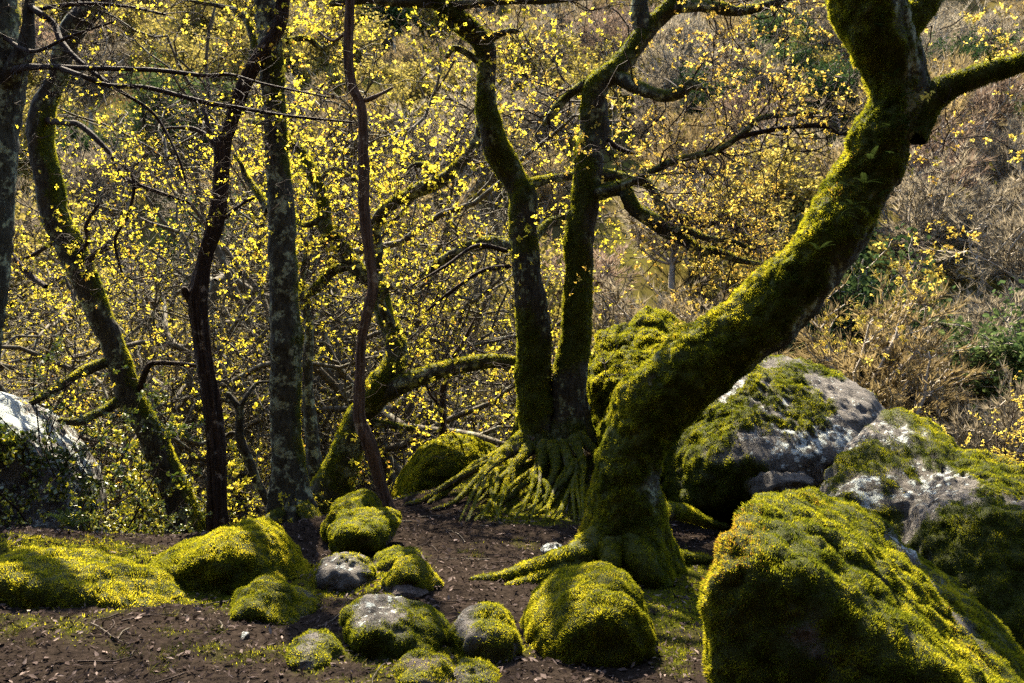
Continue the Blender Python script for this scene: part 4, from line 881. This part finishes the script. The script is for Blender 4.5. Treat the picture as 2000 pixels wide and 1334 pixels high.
# grass tufts
gr = np.random.default_rng(15)
for px, py, Y in [(905,1075,6.0),(930,1080,5.9),(505,1235,4.75),(660,1255,4.4),(800,1292,4.1),(410,1292,4.2),(480,1300,4.15),(320,1260,4.4),(700,1290,4.1),(60,1190,4.7),(25,1260,4.3),(840,1120,5.6),(470,1180,5.0),(620,1195,4.9),(250,1300,4.1),(330,1310,4.1)] + [(gr.uniform(0, 900), 0, gr.uniform(3.9, 5.2)) for _ in range(22)]:
    x = (px - 1000) / FPX * Y; b = ground_pts(1, x, x + 1e-6, Y, Y + 1e-6, gr)[0]; n = 48
    st = b + np.concatenate([gr.normal(0, .024, (n, 2)), np.full((n, 1), -0.01)], 1)
    A = walk(st, np.concatenate([gr.normal(0, .7, (n, 2)), np.ones((n, 1))], 1), gr.uniform(.025, .06, n), 4, 0.15, -0.15, gr)
    V, F = tubes(A, np.full(n, .0016), np.full(n, .0003), 3)
    o = mk('grass_tuft', V, F, M['grass'], loc=b, attrs={'tint': ('FACE', np.repeat(gr.uniform(.1, 1, n), 9))})
    tag(o, 'small green grass tuft growing in the dark leaf litter', 'grass tuft', 'grass tufts in the leaf litter')

# leaf litter and sticks
lr = np.random.default_rng(21); n = 70000
lp = ground_pts(n, -4.0, 2.6, 3.0, 8.6, lr); 
inview = np.abs(lp[:, 0]) < lp[:, 1] * 0.56; lp = lp[inview]; n = len(lp); lp[:, 2] += lr.uniform(0.001, 0.014, n)
d = nrm(lr.normal(size=(n, 3)) * np.array([1, 1, .4])); s_ = nrm(np.cross(d, [0, 0, 1]) + lr.normal(0, .3, (n, 3)))
L = (0.0095 * np.exp(lr.normal(0, .55, n)) * np.where(lr.random(n) < .05, 2.0, 1)).clip(0.003, 0.024)[:, None]; Wd = L * lr.uniform(.15, .55, (n, 1))
V = np.stack([lp - d*L, lp - s_*Wd + [0, 0, .002], lp + d*L, lp + s_*Wd + [0, 0, .002]], 1).reshape(-1, 3)
o = mk('leaf_litter', V, np.arange(4 * n).reshape(-1, 4), M['litter'], smooth=False, attrs={'tint': ('FACE', np.clip(lr.beta(1.4, 2.2, n), 0, 1))}, kind='stuff')
o['label'] = 'dark brown leaf litter and bark chips on the forest floor'
for k in range(46):
    Y = lr.uniform(3.9, 7.4); px = lr.uniform(100, 1000) if Y < 5.5 else lr.uniform(780, 1150); x = (px - 1000) / FPX * Y
    q = ground_pts(1, x, x + 1e-6, Y, Y + 1e-6, lr); q[:, 2] += .012
    A = walk(q, np.concatenate([lr.normal(size=(1, 2)) * [1, .6], [[0.02]]], 1), np.array([lr.uniform(.08, .42)]), 7, 0.16, -0.01, lr)
    A[0, :, 2] = [ground_pts(1, a[0], a[0] + 1e-6, a[1], a[1] + 1e-6, lr)[0, 2] + .008 for a in A[0]]
    V, F = tubes(A, np.array([lr.uniform(.0025, .006)]), np.array([.0015]), 6)
    o = mk('fallen_stick', V, F, M['root_bark'] if k % 3 == 0 else M['twig'], loc=A[0, 0])
    tag(o, 'thin fallen stick lying on the leaf litter', 'stick', 'sticks on the forest floor')

# ------------------------------------------------------------------ far hillside wood
def crown_mesh(seed, Rr, Hh, n, kind):
    """bare crown: ascending limbs and thousands of fine twig slivers; or leaf clumps"""
    r = np.random.default_rng(seed); S = Soup()
    T = walk(np.zeros((1, 3)), np.array([[0, 0, 1.0]]), np.array([Hh * .55]), 6, .07, .1, r); S.add(*tubes(T, np.array([.28]), np.array([.14]), 6)); nd, tg = nodes_of(T, 2)
    A = sprout(nd, tg, 22, Hh * .5, 8, .2, .16, .9, .6, r); S.add(*tubes(A, np.full(22, .15), np.full(22, .05), 4)); an, at = nodes_of(A, 2)
    B = sprout(an, at, 260, Hh * .22, 6, .28, .10, .8, .6, r); S.add(*tubes(B, np.full(260, .055), np.full(260, .025), 3)); bn, bt = nodes_of(B, 1)
    cen = np.array([0, 0, Hh * .55])
    if kind == 'leaf':
        i = r.integers(0, len(bn), n); C = bn[i] + r.normal(0, .45, (n, 3)); V, F, m = leaf_mesh(C, nrm(C - cen), .40, 2, r, wide=.8)
        t = np.clip(.5 + .3 * vn(np.repeat(C, 2, 0) * .9, 4) + r.normal(0, .15, m), 0, 1); tt = np.concatenate([t, t])
    else:
        i = r.integers(0, len(bn), n); st = bn[i]; L = r.uniform(.4, 1.2, n)[:, None]
        d = nrm(nrm(st - cen) * .6 + bt[i] * .5 + r.normal(0, .45, (n, 3)) + [0, 0, .3]); w = nrm(np.cross(d, r.normal(size=(n, 3)))) * .042
        V = np.stack([st - w, st + w, st + d * L + r.normal(0, .08, (n, 3))], 1).reshape(-1, 3); F = np.arange(3 * n).reshape(-1, 3)
        tt = np.clip(.5 + .25 * vn(st * .6, 4) + r.normal(0, .2, n), 0, 1)
    return S.get(), (V, F, tt)
kinds = [('grey', 'bare', 'hill_grey', 11000, 'bare grey twigged tree on the far valley side'), ('tan', 'bare', 'hill_tan', 11000, 'bare tan brown tree on the far valley side'), ('pink', 'bare', 'hill_pink', 11000, 'bare pinkish brown tree on the far valley side'),
         ('olive', 'leaf', 'hill_olive', 5000, 'olive yellow budding tree on the far valley side'), ('dark', 'leaf', 'hill_dark', 5500, 'dark evergreen tree on the far valley side')]
HD = {}
for k, (nm, kd, mt, n, lb) in enumerate(kinds):
    for v in range(2):
        (tv, tf), (cv, cf, ct) = crown_mesh(700 + 10 * k + v, 6, 12, n, kd)
        HD[(k, v)] = (tv, tf, cv, cf, ct)
hp = {}; hr = np.random.default_rng(33); placed = []; tries = 0
for lo, hi, cnt, gap in ((27, 75, 62, 4.0), (75, 370, 245, 6.5)):
    tries = 0; done = 0
    while done < cnt and tries < 9000:
        tries += 1; Y = lo + (hi - lo) * hr.random() ** 1.15; x = hr.uniform(-1, 1) * Y * 0.56
        if Y < 68 and x / Y > 0.16: continue
        if all((x - a) ** 2 + ((Y - b) * 0.8) ** 2 > (gap + Y * .014) ** 2 for a, b in placed): placed.append((x, Y)); done += 1
for x, Y in placed:
    u = x / Y / 0.514
    if Y < 75 and u < 0.3:       # more of the yellow oaks, farther down the slope
        e = copy_tree(first[int(hr.integers(0, 5))])
        for ch in list(e.children):
            if ch.name.startswith('bole'): bpy.data.objects.remove(ch)
        s = hr.uniform(1.0, 1.5); e.location = (x, Y, hz(x, Y) - .3); e.scale = (s, s, s); e.rotation_euler = (0, 0, hr.uniform(0, 6.28)); e.name = 'valley_oak'
        tag(e, 'yellow green oak standing low down between the ledge and the valley floor', 'tree', 'oaks down in the valley'); continue
    ww = np.array([.28 + .25 * max(u, 0), .24, .10 + .14 * max(u, 0), .42 - .36 * u if u < .6 else .1, .10 + .10 * max(u, 0)]); ww = np.maximum(ww, 0.03); ww[3] += .3 * (u < .25); ww[1] += .15 * (u < .25)
    cl = vn(np.array([x * .03, Y * .02, 0]), 5); ww[4] += .15 * max(0, -cl); k = int(hr.choice(5, p=ww / ww.sum())); v = int(hr.integers(0, 2))
    if (k, v) not in hp:
        e = bpy.data.objects.new('hillside_tree', None); COL.objects.link(e); tv, tf, cv, cf, ct = HD[(k, v)]
        mk('trunk', tv, tf, M['hill_trunk'], e); mk('crown', cv, cf, M[kinds[k][2]], e, smooth=False, attrs={'tint': ('FACE', ct)}); hp[(k, v)] = e
    else: e = copy_tree(hp[(k, v)])
    s = hr.uniform(.65, .95) if Y < 75 else hr.uniform(1.05, 1.65); e.location = (x, Y, hz(x, Y) - .3); e.scale = (s * 1.1, s * 1.1, s * hr.uniform(.8, 1.05)); e.rotation_euler = (0, 0, hr.uniform(0, 6.28))
    tag(e, kinds[k][4], 'tree', 'trees on the far valley side')
for k in range(26):          # unseen trees added on the slope behind the viewpoint to cut sky fill
    x = hr.uniform(-26, 26); y = -hr.uniform(7, 34); kk = list(hp)[int(hr.integers(0, len(hp)))]; e = copy_tree(hp[kk])
    s = hr.uniform(.7, 1.0); e.location = (x, y, hz(x, y) - .3); e.scale = (s, s, s); e.rotation_euler = (0, 0, hr.uniform(0, 6.28))
    e.name = 'sky_blocker_tree'; tag(e, 'unseen bare woodland tree added behind the viewpoint to block sky light', 'tree', 'unseen trees added behind the viewpoint')
# scrub between the trees: one uncountable mass
n = 26000; Y = 60 + 340 * hr.random(n); x = hr.uniform(-1, 1, n) * Y * .6; b = np.stack([x, Y, height(x, Y)], -1)
d = nrm(hr.normal(0, .5, (n, 3)) + [0, 0, .8]); L = (hr.uniform(.8, 2.6, n) * (0.6 + .5 * (vn(b * .08, 3) + 1)))[:, None]; w = nrm(np.cross(d, hr.normal(size=(n, 3)))) * hr.uniform(.05, .22, (n, 1))
V = np.stack([b - w, b + w, b + d * L], 1).reshape(-1, 3)
o = mk('hillside_scrub', V, np.arange(3 * n).reshape(-1, 3), leafy('scrub', [(0, (.06, .045, .025)), (.45, (.14, .11, .06)), (.75, (.15, .13, .04)), (1, (.26, .22, .06))], .35), smooth=False,
       attrs={'tint': ('FACE', np.clip(.5 + .4 * vn(b * .05, 9) + hr.normal(0, .15, n), 0, 1))}, kind='stuff')
o['label'] = 'brown and olive scrub covering the far valley side'
print('moss blades' if False else 'count', MOSS_TOTAL, 'tris', sum(len(m.polygons) for m in bpy.data.meshes))
